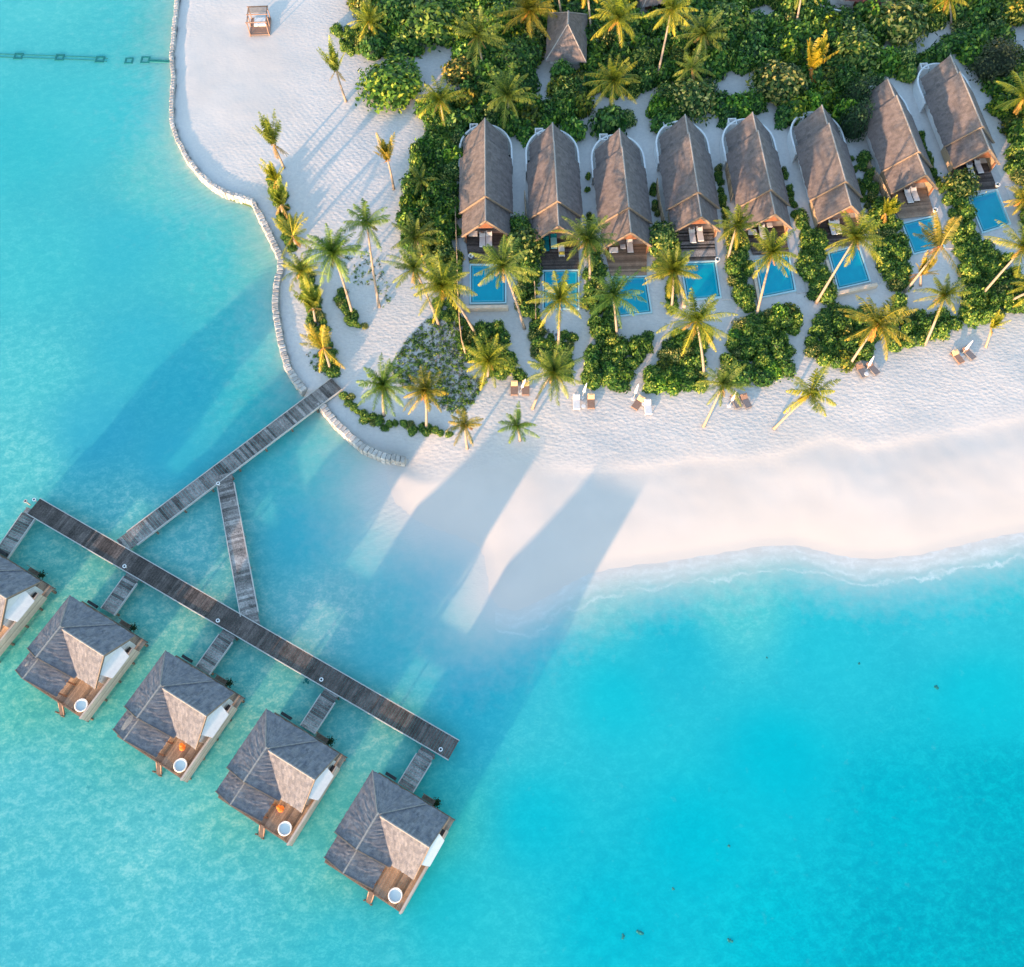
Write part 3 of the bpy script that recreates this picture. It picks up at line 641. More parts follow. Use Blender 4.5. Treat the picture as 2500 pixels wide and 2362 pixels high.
def make_tub(label, loc):
    t = thing('bathtub', label, 'bathtub', loc, 0, 'round white tubs on the villa decks')
    mb = MB(); mb.lathe([(.001, .02), (.62, .02), (.70, .55), (.76, .62), (.70, .66), (.62, .64), (.58, .3), (.001, .28)], 32); mb.build('basin', M['tub'], t, True)
    mb = MB(); mb.lathe([(.001, .50), (.61, .50), (.60, .47), (.001, .47)], 32); mb.build('tub_water', M['tubwater'], t); return t
tub = None
for k in range(1, 5):
    lb = f'round white bathtub on the deck of the {vlab[k]}'; p = vpt(k, 5.2, -5.75, 1.5)
    if tub is None: tub = make_tub(lb, p)
    else: dup(tub, p, 0, lb)
def make_beanchair(label, loc, rz):
    t = thing('lounge_chair', label, 'chair', loc, rz, 'orange chairs on the villa decks')
    mb = MB(); mb.lathe([(.001, .0), (.30, .0), (.36, .14), (.32, .27), (.2, .32), (.001, .33)], 14); mb.build('seat', M['orange'], t, True)
    mb = MB(); mb.lathe([(.001, 0), (.22, .02), (.25, .2), (.15, .38), (.001, .4)], 12, (0, .26, .18)); mb.build('backrest', M['orange'], t, True); return t
bc = None
for k in (2, 3):
    lb = f'orange soft chair on the deck of the {vlab[k]}'; p = vpt(k, 3.55+.25*(k % 3), -4.2-.2*(k % 2), 1.5)
    if bc is None: bc = make_beanchair(lb, p, .3)
    else: dup(bc, p, .3*k, lb)

# ---------------------------------------------------------------- beach villas
RID = [((1183.6, 285.2), (1185.4, 539.5)), ((1349, 301.6), (1364, 552)), ((1512.4, 315), (1540.7, 567.7)), ((1672.9, 280.9), (1712.4, 529.3)),
       ((1837.1, 272.7), (1892.6, 523)), ((2007, 256.8), (2078.4, 502.7)), ((2165.6, 187), (2260.7, 427.5)), ((2318.5, 129.2), (2416.6, 365.1))]
POOL = [[(1146.5, 645), (1236, 646), (1236.4, 741), (1146.5, 742.5)], [(1324, 660), (1414.6, 658.6), (1414.6, 754.6), (1324, 756)], [(1492, 675), (1578.6, 673.3), (1593, 764), (1506, 774)],
        [(1660, 641), (1748.6, 636), (1762, 726.6), (1676, 735)], [(1842, 633.3), (1927.3, 620), (1944.6, 710.6), (1859, 728)], [(2020, 616), (2098, 598), (2127.3, 688), (2045, 707)],
        [(2200, 545), (2282, 525.3), (2308, 603), (2230, 622)], [(2362, 481), (2435.7, 461), (2469.3, 547.4), (2398, 570)]]
BZ = GZ+.35
blab = ['westernmost beach villa beside the tall hedge', 'second beach villa from the west, with teal daybeds on its deck', 'third beach villa from the west, with a single lounger', 'fourth beach villa, with two loungers under its gable and a grey deck', 'fifth beach villa, half shaded by palm shadows',
        'sixth beach villa, with a palm crown in front of its gable', 'seventh beach villa, standing next to the easternmost one', 'easternmost beach villa, nearest the top right corner']
bshort = ['westernmost beach villa', 'second beach villa from the west', 'third beach villa from the west', 'fourth beach villa from the west', 'fifth beach villa from the west', 'sixth beach villa from the west', 'seventh beach villa from the west', 'easternmost beach villa']
def beach_villa(label, loc, rz):
    """local y runs from the front gable tip (0) back to the rear tip (18.75)"""
    r = thing('beach_villa', label, 'villa', loc, rz, 'thatched beach villas in a row')
    EZ, RZ, LEN = 3.15, 7.1, 18.75
    def tier(nm, y0, y1, hw, ez, rz_, seed, over0=.35, over1=.35, nx=26):
        mb = MB(); mb.slope((-hw, y1, ez), (-hw, y0, ez), (0, y1+over1, rz_), (0, y0-over0, rz_), seed=seed, nx=nx, th=.3)
        mb.slope((hw, y0, ez), (hw, y1, ez), (0, y0-over0, rz_), (0, y1+over1, rz_), seed=seed+1, nx=nx, th=.3)
        o = mb.build(nm, M['thatch'], r)
        mb = MB(); mb.tube([(0, y0-over0-.04, rz_+.0), (0, (y0+y1)/2, rz_+.01), (0, y1+over1+.04, rz_+.0)], .11, 8, .6); mb.build('ridge_cap', M['ridge'], o)
        for sx in (-1, 1):
            mb = MB(); mb.beam((sx*hw, y0-.02, ez-.02), (0, y0-over0-.03, rz_+.0), .08, .24); mb.build('bargeboard', M['verge'], o)
        return o
    tier('main_roof', 4.3, 14.35, 3.85, EZ, RZ, 11)
    tier('front_roof', .35, 4.7, 3.45, EZ-.15, RZ-.42, 21, nx=14)
    tier('rear_roof', 14.0, LEN-.6, 3.35, EZ-.1, RZ-.5, 31, nx=14, over1=.6)
    mb = MB(); mb.box((0, 8.8, (BZ+EZ)/2), (6.2, 10.8, EZ-BZ)); mb.box((0, 15.3, (BZ+EZ)/2-.1), (5.2, 2.4, EZ-BZ-.2)); mb.build('outer_wall', M['white'], r)
    y0 = 2.0; mb = MB()
    mb.mesh([(-2.9, y0, EZ-.4), (2.9, y0, EZ-.4), (0, y0, RZ-.95), (-2.9, y0+.15, EZ-.4), (2.9, y0+.15, EZ-.4), (0, y0+.15, RZ-.95)], [(0, 1, 2), (5, 4, 3), (0, 3, 4, 1), (1, 4, 5, 2), (2, 5, 3, 0)]); mb.build('gable_panel', M['timber'], r)
    mb = MB(); mb.box((0, 3.3, (BZ+EZ)/2-.2), (4.6, .12, EZ-BZ-.4)); mb.build('glass_door', M['timber'], r)
    for sx in (-1, 1):
        mb = MB(); mb.box((sx*2.9, .7, (BZ+EZ)/2-.1), (.18, .18, EZ-BZ-.1)); mb.build('veranda_post', M['timber'], r)
        mb = MB(); mb.box((sx*3.15, 3.0, BZ+.95), (.12, 4.4, 1.9)); mb.build('side_screen', M['bamboo'], r)
    # outdoor bathroom: U-shaped white wall behind
    P = [(-3.85, 13.2), (-3.85, 16.3)]+[(3.85*math.cos(w), 16.6+4.7*math.sin(w)) for w in np.linspace(math.pi, 0, 26)]+[(3.85, 16.3), (3.85, 13.2)]
    k0 = []; mb = MB(); hw = .12
    for i, p in enumerate(P):
        q0 = Vector(P[max(i-1, 0)]); q1 = Vector(P[min(i+1, len(P)-1)]); d = (q1-q0).normalized(); nn = Vector((-d.y, d.x))*hw; p = Vector(p)
        for s_, z in ((1, .3), (1, 2.9), (-1, 2.9), (-1, .3)): mb.v.append((p.x+nn.x*s_, p.y+nn.y*s_, z))
    for i in range(len(P)-1):
        for j in range(3): a = i*4+j; mb.f.append((a, a+1, a+5, a+4)); mb.t.append(.5); mb.m.append(0)
    bw = mb.build('bathroom_wall', M['white'], r)
    mb = MB(); mb.box((0, 15.4, GZ+.06), (7.3, 3.4, .1)); mb.box((0, 18.3, GZ+.06), (6.2, 2.4, .1)); mb.box((0, 19.9, GZ+.06), (4.2, .8, .1)); mb.build('bathroom_floor', M['dark'], bw)
    mb = MB(); cx, cy = -1.75, 20.95
    for sx, sy, dx, dy in ((-.55, 0, .14, 1.24), (.55, 0, .14, 1.24), (0, -.55, .96, .14), (0, .55, .96, .14)): mb.box((cx+sx, cy+sy, 1.75), (dx, dy, 2.3))
    sc_ = mb.build('shower_enclosure', M['white'], r)
    mb = MB(); mb.box((cx, cy, 1.1), (.95, .95, .06)); mb.build('shower_floor', M['dark'], sc_)
    return r
def place_local(k, x, y, z=BZ):
    L_, rz = BLOC[k]; return (L_[0]+x*math.cos(rz)-y*math.sin(rz), L_[1]+x*math.sin(rz)+y*math.cos(rz), z)
BLOC = []
for T, F in RID:
    a = U(*F, 6.7); b_ = U(*T, 6.65); BLOC.append(((a.x, a.y, 0), math.atan2(b_.y-a.y, b_.x-a.x)-math.pi/2))
bv = beach_villa(blab[0], *BLOC[0])
for k in range(1, 8): dup(bv, *BLOC[k], blab[k])

def quadslab(mb, Q, z0, z1, t=.5):
    v = [(p[0], p[1], z0) for p in Q]+[(p[0], p[1], z1) for p in Q]; n_ = len(Q)
    mb.mesh(v, [tuple(range(n_-1, -1, -1)), tuple(range(n_, 2*n_))]+[(i, (i+1) % n_, n_+(i+1) % n_, n_+i) for i in range(n_)], t)
def ringslab(mb, Q, Q2, z0, z1):
    n_ = len(Q); v = [(p[0], p[1], z) for z in (z0, z1) for P_ in (Q, Q2) for p in P_]; f = []
    for i in range(n_):
        j = (i+1) % n_; f += [(2*n_+i, 2*n_+j, 3*n_+j, 3*n_+i), (i, j, 2*n_+j, 2*n_+i), (n_+j, n_+i, 3*n_+i, 3*n_+j)]
    mb.mesh(v, f)
def inset(Q, d):
    out = []; n_ = len(Q)
    for i in range(n_):
        p, a, b = Vector(Q[i]), Vector(Q[i-1]), Vector(Q[(i+1) % n_]); u = (a-p).normalized(); v = (b-p).normalized()
        out.append(p+(u+v)*d/abs(u.x*v.y-u.y*v.x))
    return out
OCC = []      # plan footprints kept free of shrubs
for k, (loc, rz) in enumerate(BLOC):
    OCC.append([place_local(k, x, y)[:2] for x, y in ((-4.3, -.5), (4.3, -.5), (4.4, 17.5), (2.6, 21.4), (-2.6, 21.6), (-4.4, 17.5))])
    Q = [U(*p, BZ) for p in POOL[k]]; Q = [Vector((p.x, p.y)) for p in Q][::-1]   # counter-clockwise
    OCC.append([tuple(p) for p in inset(Q, -.5)])
    c = sum(Q, Vector((0, 0)))/4
    t = thing('swimming_pool', f'rectangular blue plunge pool in front of the {bshort[k]}', 'pool', (c.x, c.y, 0), 0, 'private pools of the beach villas')
    q0 = [p-c for p in Q]; q1, q2, q3, q4 = inset(q0, .22), inset(q0, .36), inset(q0, .55), inset(q0, .60)
    mb = MB(); ringslab(mb, q0, q1, .2, BZ+.02); mb.build('coping', M['coping'], t)
    mb = MB(); quadslab(mb, q1, .2, BZ-.12); mb.build('overflow_gutter', M['gutter'], t)
    mb = MB(); ringslab(mb, q2, q3, BZ-.118, BZ-.01); mb.build('inner_rim', M['poolrim'], t)
    # bed with a ledge at the villa end, water lies in front
    mb = MB(); quadslab(mb, q3, BZ-.117, BZ-.035); mb.build('pool_water', M['poolwater'], t)
    n0, n1, s1, s0 = q3[3], q3[2], q3[1].lerp(q3[2], .72), q3[0].lerp(q3[3], .72)
    st = [Vector(n0).lerp(Vector(n1), .06), Vector(n0).lerp(Vector(n1), .94)]; dn = (Vector(s0)-Vector(n0)).normalized()
    mb = MB(); quadslab(mb, [st[0]+dn*.15, st[0]+dn*.75, st[1]+dn*.75, st[1]+dn*.15], BZ-.034, BZ-.028); mb.build('step_ledge', M['poolledge'], t)
    # deck between villa and pool, plus a paved strip beside it: parts of the villa
    root = [o for o in COL.objects if o.type == 'EMPTY' and o.get('label') == blab[k]][0]
    ca, sa = math.cos(-rz), math.sin(-rz)
    def loc_(p): dx, dy = p[0]-loc[0], p[1]-loc[1]; return Vector((dx*ca-dy*sa, dx*sa+dy*ca))
    TL, TR = loc_(Q[3]), loc_(Q[2]); BL, BR = loc_(Q[0]), loc_(Q[1])
    mb = MB(); rg = random.Random(k); y = 2.2; x0, x1 = (TL.x, TR.x+.25); grey = (k == 3)
    ye = max(TL.y, TR.y)-.1
    while y > ye-1.2:
        u = (2.2-y)/(2.2-ye); xa = -3.1*(1-u)+TL.x*u; xb = 3.1*(1-u)+TR.x*u
        ylim = lambda x: TL.y+(TR.y-TL.y)*(x-TL.x)/(TR.x-TL.x)
        if y-.1 > max(ylim(xa), ylim(xb)): mb.box(((xa+xb)/2, y, BZ-.03+rg.uniform(-.004, .004)), (xb-xa, .25, .07), 0, rg.random())
        y -= .27
    mb.build('terrace_deck', M['deck'] if grey else (M['deckbrown'] if k in (2, 6) else M['deckdark']), root)
    mb = MB()
    if k < 3: sp = [(-4.2, 2.5), (-3.12, 2.5), (TL.x-.04, TL.y), (BL.x-.04, BL.y-.3), (BL.x-1.0, BL.y-.3), (TL.x-1.0, TL.y)]
    else: sp = [(3.12, 2.5), (4.2, 2.5), (TR.x+1.3, TR.y), (BR.x+1.3, BR.y-.3), (BR.x+.04, BR.y-.3), (TR.x+.04, TR.y)]
    if k < 3: sp = sp[::-1]
    sp = [Vector(p) for p in sp]; ar = sum(sp[i].x*sp[(i+1) % 6].y-sp[(i+1) % 6].x*sp[i].y for i in range(6))
    if ar < 0: sp = sp[::-1]
    quadslab(mb, sp, GZ-.3, BZ-.07); mb.build('paved_strip', M['concrete'], root)
    if k in (0, 5):
        mb = MB(); w0, w1_ = q0[0], q0[1]; dd_ = (w1_-w0).normalized(); nn = Vector((dd_.y, -dd_.x))
        A0 = w0-dd_*.9+nn*.95; A1 = w1_+dd_*.25+nn*.95
        mb.beam((A0.x, A0.y, 1.15), (A1.x, A1.y, 1.15), .45, 1.5); mb.build('retaining_wall', M['wallstone'], t)
    if k in (3, 4, 5):
        mb = MB(); w0, w1_ = q0[3], q0[0]; dd_ = (w1_-w0).normalized(); nn = Vector((dd_.y, -dd_.x))
        A0 = w0+dd_*1.5+nn*.45; A1 = w1_+dd_*.9+nn*.45
        mb.beam((A0.x, A0.y, .95), (A1.x, A1.y, .95), .4, 1.1); mb.build('side_wall', M['wallstone'], t)

# ---------------------------------------------------------------- loungers and terrace furniture
def lounger(name, label, loc, rz, fm, cm, tm=None, group=None, L_=2.15, w=.78, back=.35):
    t = thing(name, label, 'sun lounger', loc, rz, group)
    mb = MB(); mb.box((0, 0, .27), (w, L_, .09)); 
    mb.build('frame', fm, t)
    for sx in (-1, 1):
        for sy in (-1, 1):
            mb = MB(); mb.box((sx*(w/2-.07), sy*(L_/2-.1), .11), (.08, .08, .22)); mb.build('leg', fm, t)
    mb = MB(); mb.box((0, -.33, .365), (w-.06, L_-.7, .09), top=.97); mb.build('cushion', cm, t)
    mb = MB(); z0, z1 = .33, .33+back; y0, y1 = L_/2-.68, L_/2-.02
    mb.mesh([(-w/2+.03, y0, z0), (w/2-.03, y0, z0), (w/2-.03, y1, z1), (-w/2+.03, y1, z1), (-w/2+.03, y0, z0+.11), (w/2-.03, y0, z0+.11), (w/2-.03, y1, z1+.1), (-w/2+.03, y1, z1+.1)], [(3, 2, 1, 0), (4, 5, 6, 7), (0, 1, 5, 4), (1, 2, 6, 5), (2, 3, 7, 6), (3, 0, 4, 7)])
    mb.build('backrest', tm or cm, t)
    mb = MB(); mb.box((0, L_/2-.2, z1+.14), (w*.62, .3, .09), top=.9); mb.build('pillow', tm if tm else M['greywicker'], t)
    return t
def small_table(label, loc, mat, h=.45, r=.3, group=None):
    t = thing('side_table', label, 'table', loc, 0, group)
    mb = MB(); mb.lathe([(.001, h-.04), (r, h-.04), (r, h), (.001, h)], 16); mb.build('table_top', mat, t)
    mb = MB(); mb.tube([(0, 0, 0), (0, 0, h-.04)], .07, 8); mb.build('leg', mat, t); return t
GL = 'white cushioned loungers on the villa terraces'
deckl = [(0, (1177.8, 587), 'left'), (0, (1194, 585), 'right'), (3, (1690, 577), 'left'), (3, (1709, 573), 'right'), (4, (1861, 568), 'only'), (5, (2033, 557), 'left'), (5, (2044, 555), 'right'),
         (6, (2218, 480), 'left'), (6, (2233, 475), 'right'), (7, (2370, 419), 'left'), (7, (2389, 408), 'right'), (2, (1537.5, 600), 'only')]
for k, p, sd in deckl:
    q = U(*p, BZ+.3); lb = f'{sd} white lounger on the terrace of the {bshort[k]}' if sd != 'only' else f'single white lounger on the terrace of the {bshort[k]}'
    lounger('sun_lounger', lb, (q.x, q.y, BZ), BLOC[k][1], M['dark'], M['cushion'], None, GL, 2.5, .92, .25)
q = U(1330, 596, BZ+.3); lounger('daybed', 'plain teal daybed on the terrace of the second beach villa from the west', (q.x, q.y, BZ), BLOC[1][1], M['dark'], M['teal'], M['teal'], None, 2.6, 1.3, .1)
q = U(1352, 590, BZ+.3); lounger('daybed', 'teal daybed striped with pale towels, second beach villa from the west', (q.x, q.y, BZ), BLOC[1][1], M['dark'], M['tealpale'], M['teal'], None, 2.6, .95, .25)
q = U(1371, 612, BZ+.3); lounger('daybed', 'pale daybed with a yellow end under the palm of the second beach villa', (q.x, q.y, BZ), BLOC[1][1]+math.pi, M['cushion'], M['cushion'], M['yellow'], None, 1.9, .85, .2)
for k, p, lb in ((2, (1520.5, 603), 'small white square-topped table beside the single lounger of the third beach villa'), (4, (1879, 550), 'white table under the gable of the fifth beach villa'), ):
    q = U(*p, BZ+.4); t = thing('coffee_table', lb, 'table', (q.x, q.y, BZ), BLOC[k][1])
    mb = MB(); mb.box((0, 0, .42), (.75, .75, .07)); mb.build('table_top', M['cushion'], t)
    mb = MB(); mb.box((0, 0, .19), (.4, .4, .38)); mb.build('pedestal', M['dark'], t)
for k, p, lb in ((0, (1149.6, 625), 'round white planter pot on the dark terrace of the westernmost beach villa'), (6, (2283.5, 512.6), 'round pale pot at the pool corner of the seventh beach villa'), (7, (2435.7, 451), 'round pale pot at the pool corner of the easternmost beach villa'), (3, (1752, 634), 'round white pot at the pool corner of the fourth beach villa')):
    q = U(*p, BZ+.4); t = thing('planter_pot', lb, 'pot', (q.x, q.y, BZ-.02))
    mb = MB(); mb.lathe([(.001, 0), (.22, 0), (.36, .45), (.40, .5), (.3, .5), (.24, .38), (.001, .38)], 18); mb.build('pot', M['tub'], t, True)
    mb = MB(); rg = random.Random(k)
    for _ in range(26):
        a = rg.uniform(0, 6.28); d = Vector((math.cos(a), math.sin(a), rg.uniform(.3, 1.6))).normalized(); s_ = Vector((-math.sin(a), math.cos(a), 0))*.03
        mb.face([Vector((0, 0, .36))-s_, Vector((0, 0, .36))+s_, Vector((0, 0, .36))+d*.34], rg.random()*.5)
    mb.build('plant', M['leafdark'], t)
for k, p, lb in ((0, (1155, 572), 'pale shade panel left of the loungers at the westernmost beach villa'), (2, (1498, 612), 'pale shade panel at the terrace corner of the third beach villa'), (4, (1836, 568), 'pale shade panel half hidden by palm fronds at the fifth beach villa')):
    q = U(*p, BZ+.9); t = thing('shade_screen', lb, 'screen', (q.x, q.y, BZ), BLOC[k][1])
    mb = MB(); mb.box((0, 0, 1.0), (1.25, .9, .07)); mb.build('canopy', M['cushion'], t)
    for sx in (-.5, .5):
        mb = MB(); mb.box((sx, .35, .48), (.07, .07, .96)); mb.build('post', M['dark'], t)

def parasol(label, loc, rz, lean=.35):
    t = thing('closed_parasol', label, 'parasol', loc, rz, 'closed white parasols by the beach loungers')
    d = Vector((math.sin(lean)*.6, math.sin(lean), math.cos(lean)))
    mb = MB(); mb.tube([(0, 0, 0), tuple(d*2.5)], .035, 8); mb.build('pole', M['rail'], t)
    mb = MB(); mb.tube([tuple(d*u) for u in (1.0, 1.2, 1.8, 2.35, 2.5)], [.20, .19, .14, .07, .02], 9); mb.build('folded_canopy', M['cushion'], t)
    mb = MB(); mb.lathe([(.001, 0), (.3, 0), (.3, .08), (.001, .1)], 14); mb.build('base', M['cushion'], t)
BG = 'pairs of loungers on the open beach'
bl = [((1255.6, 950), 0, 'b', 'brown beach lounger with tan towel, left one of the pair nearest the stony garden'), ((1283.5, 950), 0, 'b', 'brown beach lounger with tan towel, right one of the pair nearest the stony garden'),
      ((1407, 985), 0, 'w', 'white beach lounger left of a small table, below the hedge of the second beach villa'), ((1442.7, 984), 0, 'b', 'brown beach lounger with a tan head end, next to the white one and its table'),
      ((1557, 988), -.62, 'b', 'brown beach lounger turned askew with a tan towel, in front of the hedge path'), ((1581, 998), .05, 'w', 'white beach lounger beside the askew brown one'),
      ((1796, 984), .30, 'g', 'grey brown beach lounger left in the pair near the forked leaning palms'), ((1820, 983), .35, 'g', 'grey brown beach lounger right in the pair near the forked leaning palms'),
      ((2100.7, 910), .35, 'g', 'grey beach lounger left in the pair where a shadowed path reaches the beach'), ((2128, 904), .6, 'g', 'grey beach lounger right in the pair where a shadowed path reaches the beach'),
      ((2335, 876), .45, 'b', 'reddish brown beach lounger of the pair farthest to the east'), ((2362, 867), .6, 'g', 'grey beach lounger of the pair farthest to the east')]
mm = {'b': (M['wicker'], M['wicker'], M['towel']), 'w': (M['cushion'], M['cushion'], M['cushion']), 'g': (M['greywicker'], M['greywicker'], M['wicker'])}
for p, rz, kd, lb in bl:
    q = U(*p, 1.1); f, c_, tt_ = mm[kd]; lounger('beach_lounger', lb, (q.x, q.y, gz(q.x, q.y)), rz, f, c_, tt_, BG, 2.0, .95, .35)
for p, lb in (((1269.5, 957), 'closed white parasol between the two towel covered brown loungers'), ((1421, 972), 'closed white parasol between the white and the brown lounger'), ((1546, 975), 'closed white parasol behind the askew brown lounger'),
              ((1780, 992), 'closed white parasol left of the pair near the forked leaning palms'), ((2113, 908), 'closed white parasol between the pair at the end of the shadowed path'), ((2346, 868), 'closed white parasol between the pair farthest to the east')):
    q = U(*p, 1.0); parasol(lb, (q.x, q.y, gz(q.x, q.y)), random.uniform(-.3, .2))
for p, lb in (((1424, 995), 'small white table beside the white beach lounger below the second villa'), ((1571, 990), 'small white table between the askew brown lounger and the white one'), ((2113, 917), 'small white table of the pair at the end of the shadowed path')):
    q = U(*p, 1.2); small_table(lb, (q.x, q.y, gz(q.x, q.y)), M['cushion'], group='small tables by the beach loungers')

# ---------------------------------------------------------------- pavilion, huts, fences
q = U(637, 70, GZ); t = thing('beach_pavilion', 'driftwood pavilion frame with a stepped deck standing alone on the white sand', 'pavilion', (q.x, q.y, gz(q.x, q.y)), R(3))
mb = MB(); rg = random.Random(2); y = -1.9
while y < 1.9: mb.box((0, y+.12, .28+rg.uniform(-.01, .01)), (3.1, .22, .07), 0, rg.random()); y += .25
mb.build('deck', M['wicker'], t)
mb = MB(); mb.box((0, .8, .5), (1.9, 1.6, .35)); mb.build('day_mattress', M['cushion'], t)
mb = MB()
for sx in (-1, 1): mb.beam((sx*1.55, -1.9, .2), (sx*1.55, 1.9, .2), .12, .3)
mb.build('base_frame', M['wicker'], t)
for sx in (-1, 1):
    for yy in (-1.8, 0, 1.8):
        mb = MB(); mb.tube([(sx*1.5, yy, 0), (sx*1.5, yy, 2.4)], .09, 8); mb.build('post', M['wicker'], t)
    mb = MB(); mb.beam((sx*1.5, -2.0, 2.4), (sx*1.5, 2.0, 2.4), .14, .14); mb.build('side_beam', M['wicker'], t)
for yy in (-1.8, 0, 1.8):
    mb = MB(); mb.beam((-1.7, yy, 2.53), (1.7, yy, 2.53), .12, .12); mb.build('cross_beam', M['wicker'], t)
mb = MB(); y = .3
while y < 1.8: mb.box((0, y, 2.62), (3.0, .09, .05), 0, rg.random()); y += .24
mb.build('slat_roof', M['pile'], t)

def hut(label, p, w, d, rz, h=2.5, rise=3.4, ridge=1.2, mat='thatch'):
    r = thing('thatched_hut', label, 'hut', (p.x, p.y, GZ), rz)
    e = [(-w/2, -d/2, h), (w/2, -d/2, h), (w/2, d/2, h), (-w/2, d/2, h)]; a, b_ = (0, -ridge/2, h+rise), (0, ridge/2, h+rise)
    mb = MB(); mb.slope(e[0], e[1], a, a, seed=1, nx=16); mb.slope(e[1], e[2], a, b_, seed=2, nx=18); mb.slope(e[2], e[3], b_, b_, seed=3, nx=16); mb.slope(e[3], e[0], b_, a, seed=4, nx=18)
    ro = mb.build('hipped_roof', M[mat], r)
    mb = MB(); mb.tube([(0, -ridge/2-.2, h+rise+.03), (0, ridge/2+.2, h+rise+.03)], .16, 8, .7)
    for q_, c_ in ((a, e[0]), (a, e[1]), (b_, e[2]), (b_, e[3])): mb.tube([Vector(q_), Vector(c_).lerp(Vector(q_), .02)+Vector((0, 0, .03))], .09, 6, .6)
    mb.build('ridge_cap', M['ridge'], ro)
    mb = MB(); mb.box((0, .6, h/2), (w-1.6, d-3.2, h)); mb.build('outer_wall', M['white'], r)
    mb = MB(); mb.box((-.4, -d/2+2.16, 1.05), (1.1, .08, 2.1)); mb.build('door', M['timber'], r)
    return r
hc = (U(1353, 28, 3.4)+U(1438, 38, 3.4)+U(1318, 151, 3.4)+U(1426, 156, 3.4))/4
hut('brown hip roofed hut among the trees at the end of a short sand path', hc, 6.4, 10.6, R(-3), 2.5, 3.5, 2.6)
OCC.append([(hc.x-3.4, hc.y-5.6), (hc.x+3.4, hc.y-5.6), (hc.x+3.4, hc.y+5.6), (hc.x-3.4, hc.y+5.6)])
q = U(1590, -14, 3.4); hut('small thatched hut roof peeping in at the top edge behind a yellow palm', q, 4.6, 5.2, R(15), 2.5, 2.6, .6)
OCC.append([(q.x-2.5, q.y-2.8), (q.x+2.5, q.y-2.8), (q.x+2.5, q.y+3), (q.x-2.5, q.y+3)])
q = U(2110, -26, 3.4); r = hut('dark red roofed building with a white curved wall, barely showing behind the top trees', q, 9, 7, R(-14), 2.6, 2.4, 2, 'roofred')
mb = MB(); pts = [(4.2*math.cos(w)-3.2, -3.3+1.9*math.sin(w)) for w in np.linspace(R(170), R(330), 14)]
for a, b_ in zip(pts, pts[1:]): mb.beam((*a, 1.0), (*b_, 1.0), .22, 2.0)
mb.build('curved_wall', M['white'], r)
OCC.append([(q.x-5, q.y-3.6), (q.x+5, q.y-3.6), (q.x+5, q.y+5), (q.x-5, q.y+5)])

def fence(label, pts, h=1.9, st=.42):
    P = [Vector((p.x, p.y)) for p in UL(pts, GZ+h*.8)]; o = P[0]; g = gz(o.x, o.y)
    t = thing('bamboo_fence', label, 'fence', (o.x, o.y, min(g, GZ))); rg = random.Random(int(o.x*10))
    mb = MB(); 
    for p, d in resample(P, .17):
        q = p-o; mb.tube([(q.x, q.y, -.1), (q.x+rg.uniform(-.03, .03), q.y, h+rg.uniform(-.07, .07))], .055, 5, rg.random())
    mb.build('cane_panel', M['bamboo'], t)
    for z in (.5, 1.4):
        mb = MB(); mb.tube([Vector((p.x-o.x, p.y-o.y, z)) for p in P], .07, 6); mb.build('rail', M['verge'], t)
fence('long thin bamboo fence down the west side of the westernmost beach villa and its pool', [(1111, 492), (1113, 560), (1116, 640), (1118, 720), (1122, 790), (1127, 830), (1137, 862)])
fence('bamboo fence in the gap between the first and second beach villas', [(1281, 470), (1284, 520), (1290, 550)])
fence('bamboo fence in the gap between the third and fourth beach villas', [(1604, 440), (1611, 495), (1622, 540)])
fence('short bamboo fence left of the second beach villa pool', [(1305, 690), (1307, 730), (1308, 775)])
fence('bamboo fence against the west wall of the seventh beach villa', [(2120, 400), (2150, 440), (2172, 490)])
fence('bamboo fence along the left eave of the fifth beach villa', [(1775, 400), (1782, 440), (1788, 480)])

# ---------------------------------------------------------------- palms
def frond(mb, az, el, L_, droop, rg, tb, base=(0, 0, 0), wide=.95, nst=17):
    """one feather: curved midrib with two rows of hanging leaflets"""
    d = Vector((math.cos(az)*math.cos(el), math.sin(az)*math.cos(el), math.sin(el))); p = Vector(base); pts = [p.copy()]; dirs = [d.copy()]; st = L_/nst
    side0 = Vector((-math.sin(az), math.cos(az), 0)); sweep = rg.uniform(-.02, .02)
    for i in range(nst):
        d = (d+Vector((0, 0, -droop*(.25+1.1*i/nst)))*st*.5+side0*sweep).normalized(); p = p+d*st; pts.append(p.copy()); dirs.append(d.copy())
    for i in range(nst):
        w = .05*(1-i/nst)+.012; s_ = side0*w
        mb.face([pts[i]-s_, pts[i]+s_, pts[i+1]+s_*.9, pts[i+1]-s_*.9], min(1, tb+.35))
    sub = 2
    for i in range(1, nst):
        for h_ in range(sub):
            u = (i+h_/sub)/nst; o = pts[i].lerp(pts[i+1], h_/sub); dd = dirs[i]; sd = dd.cross(Vector((0, 0, 1)))
            sd = sd.normalized() if sd.length > .15 else side0
            ll = wide*(math.sin(math.pi*min(1, .18+u*.80))**.7)*rg.uniform(.8, 1.08)
            for sg in (-1, 1):
                if rg.random() < .10: continue
                hang = rg.uniform(.25, .75); ld = (sd*sg*.85+dd*.62+Vector((0, 0, -hang))).normalized(); wv_ = dd*(.030+.016*rg.random())
                mid = o+ld*ll*.55; tip = o+(ld*ll+Vector((0, 0, -ll*.22)))
                tt = min(1, max(0, tb+rg.uniform(-.2, .2)+.3*(u-.4)))
                mb.face([o-wv_, o+wv_, mid+wv_*.9, mid-wv_*.9], tt); mb.face([mid-wv_*.9, mid+wv_*.9, tip], min(1, tt+.06))
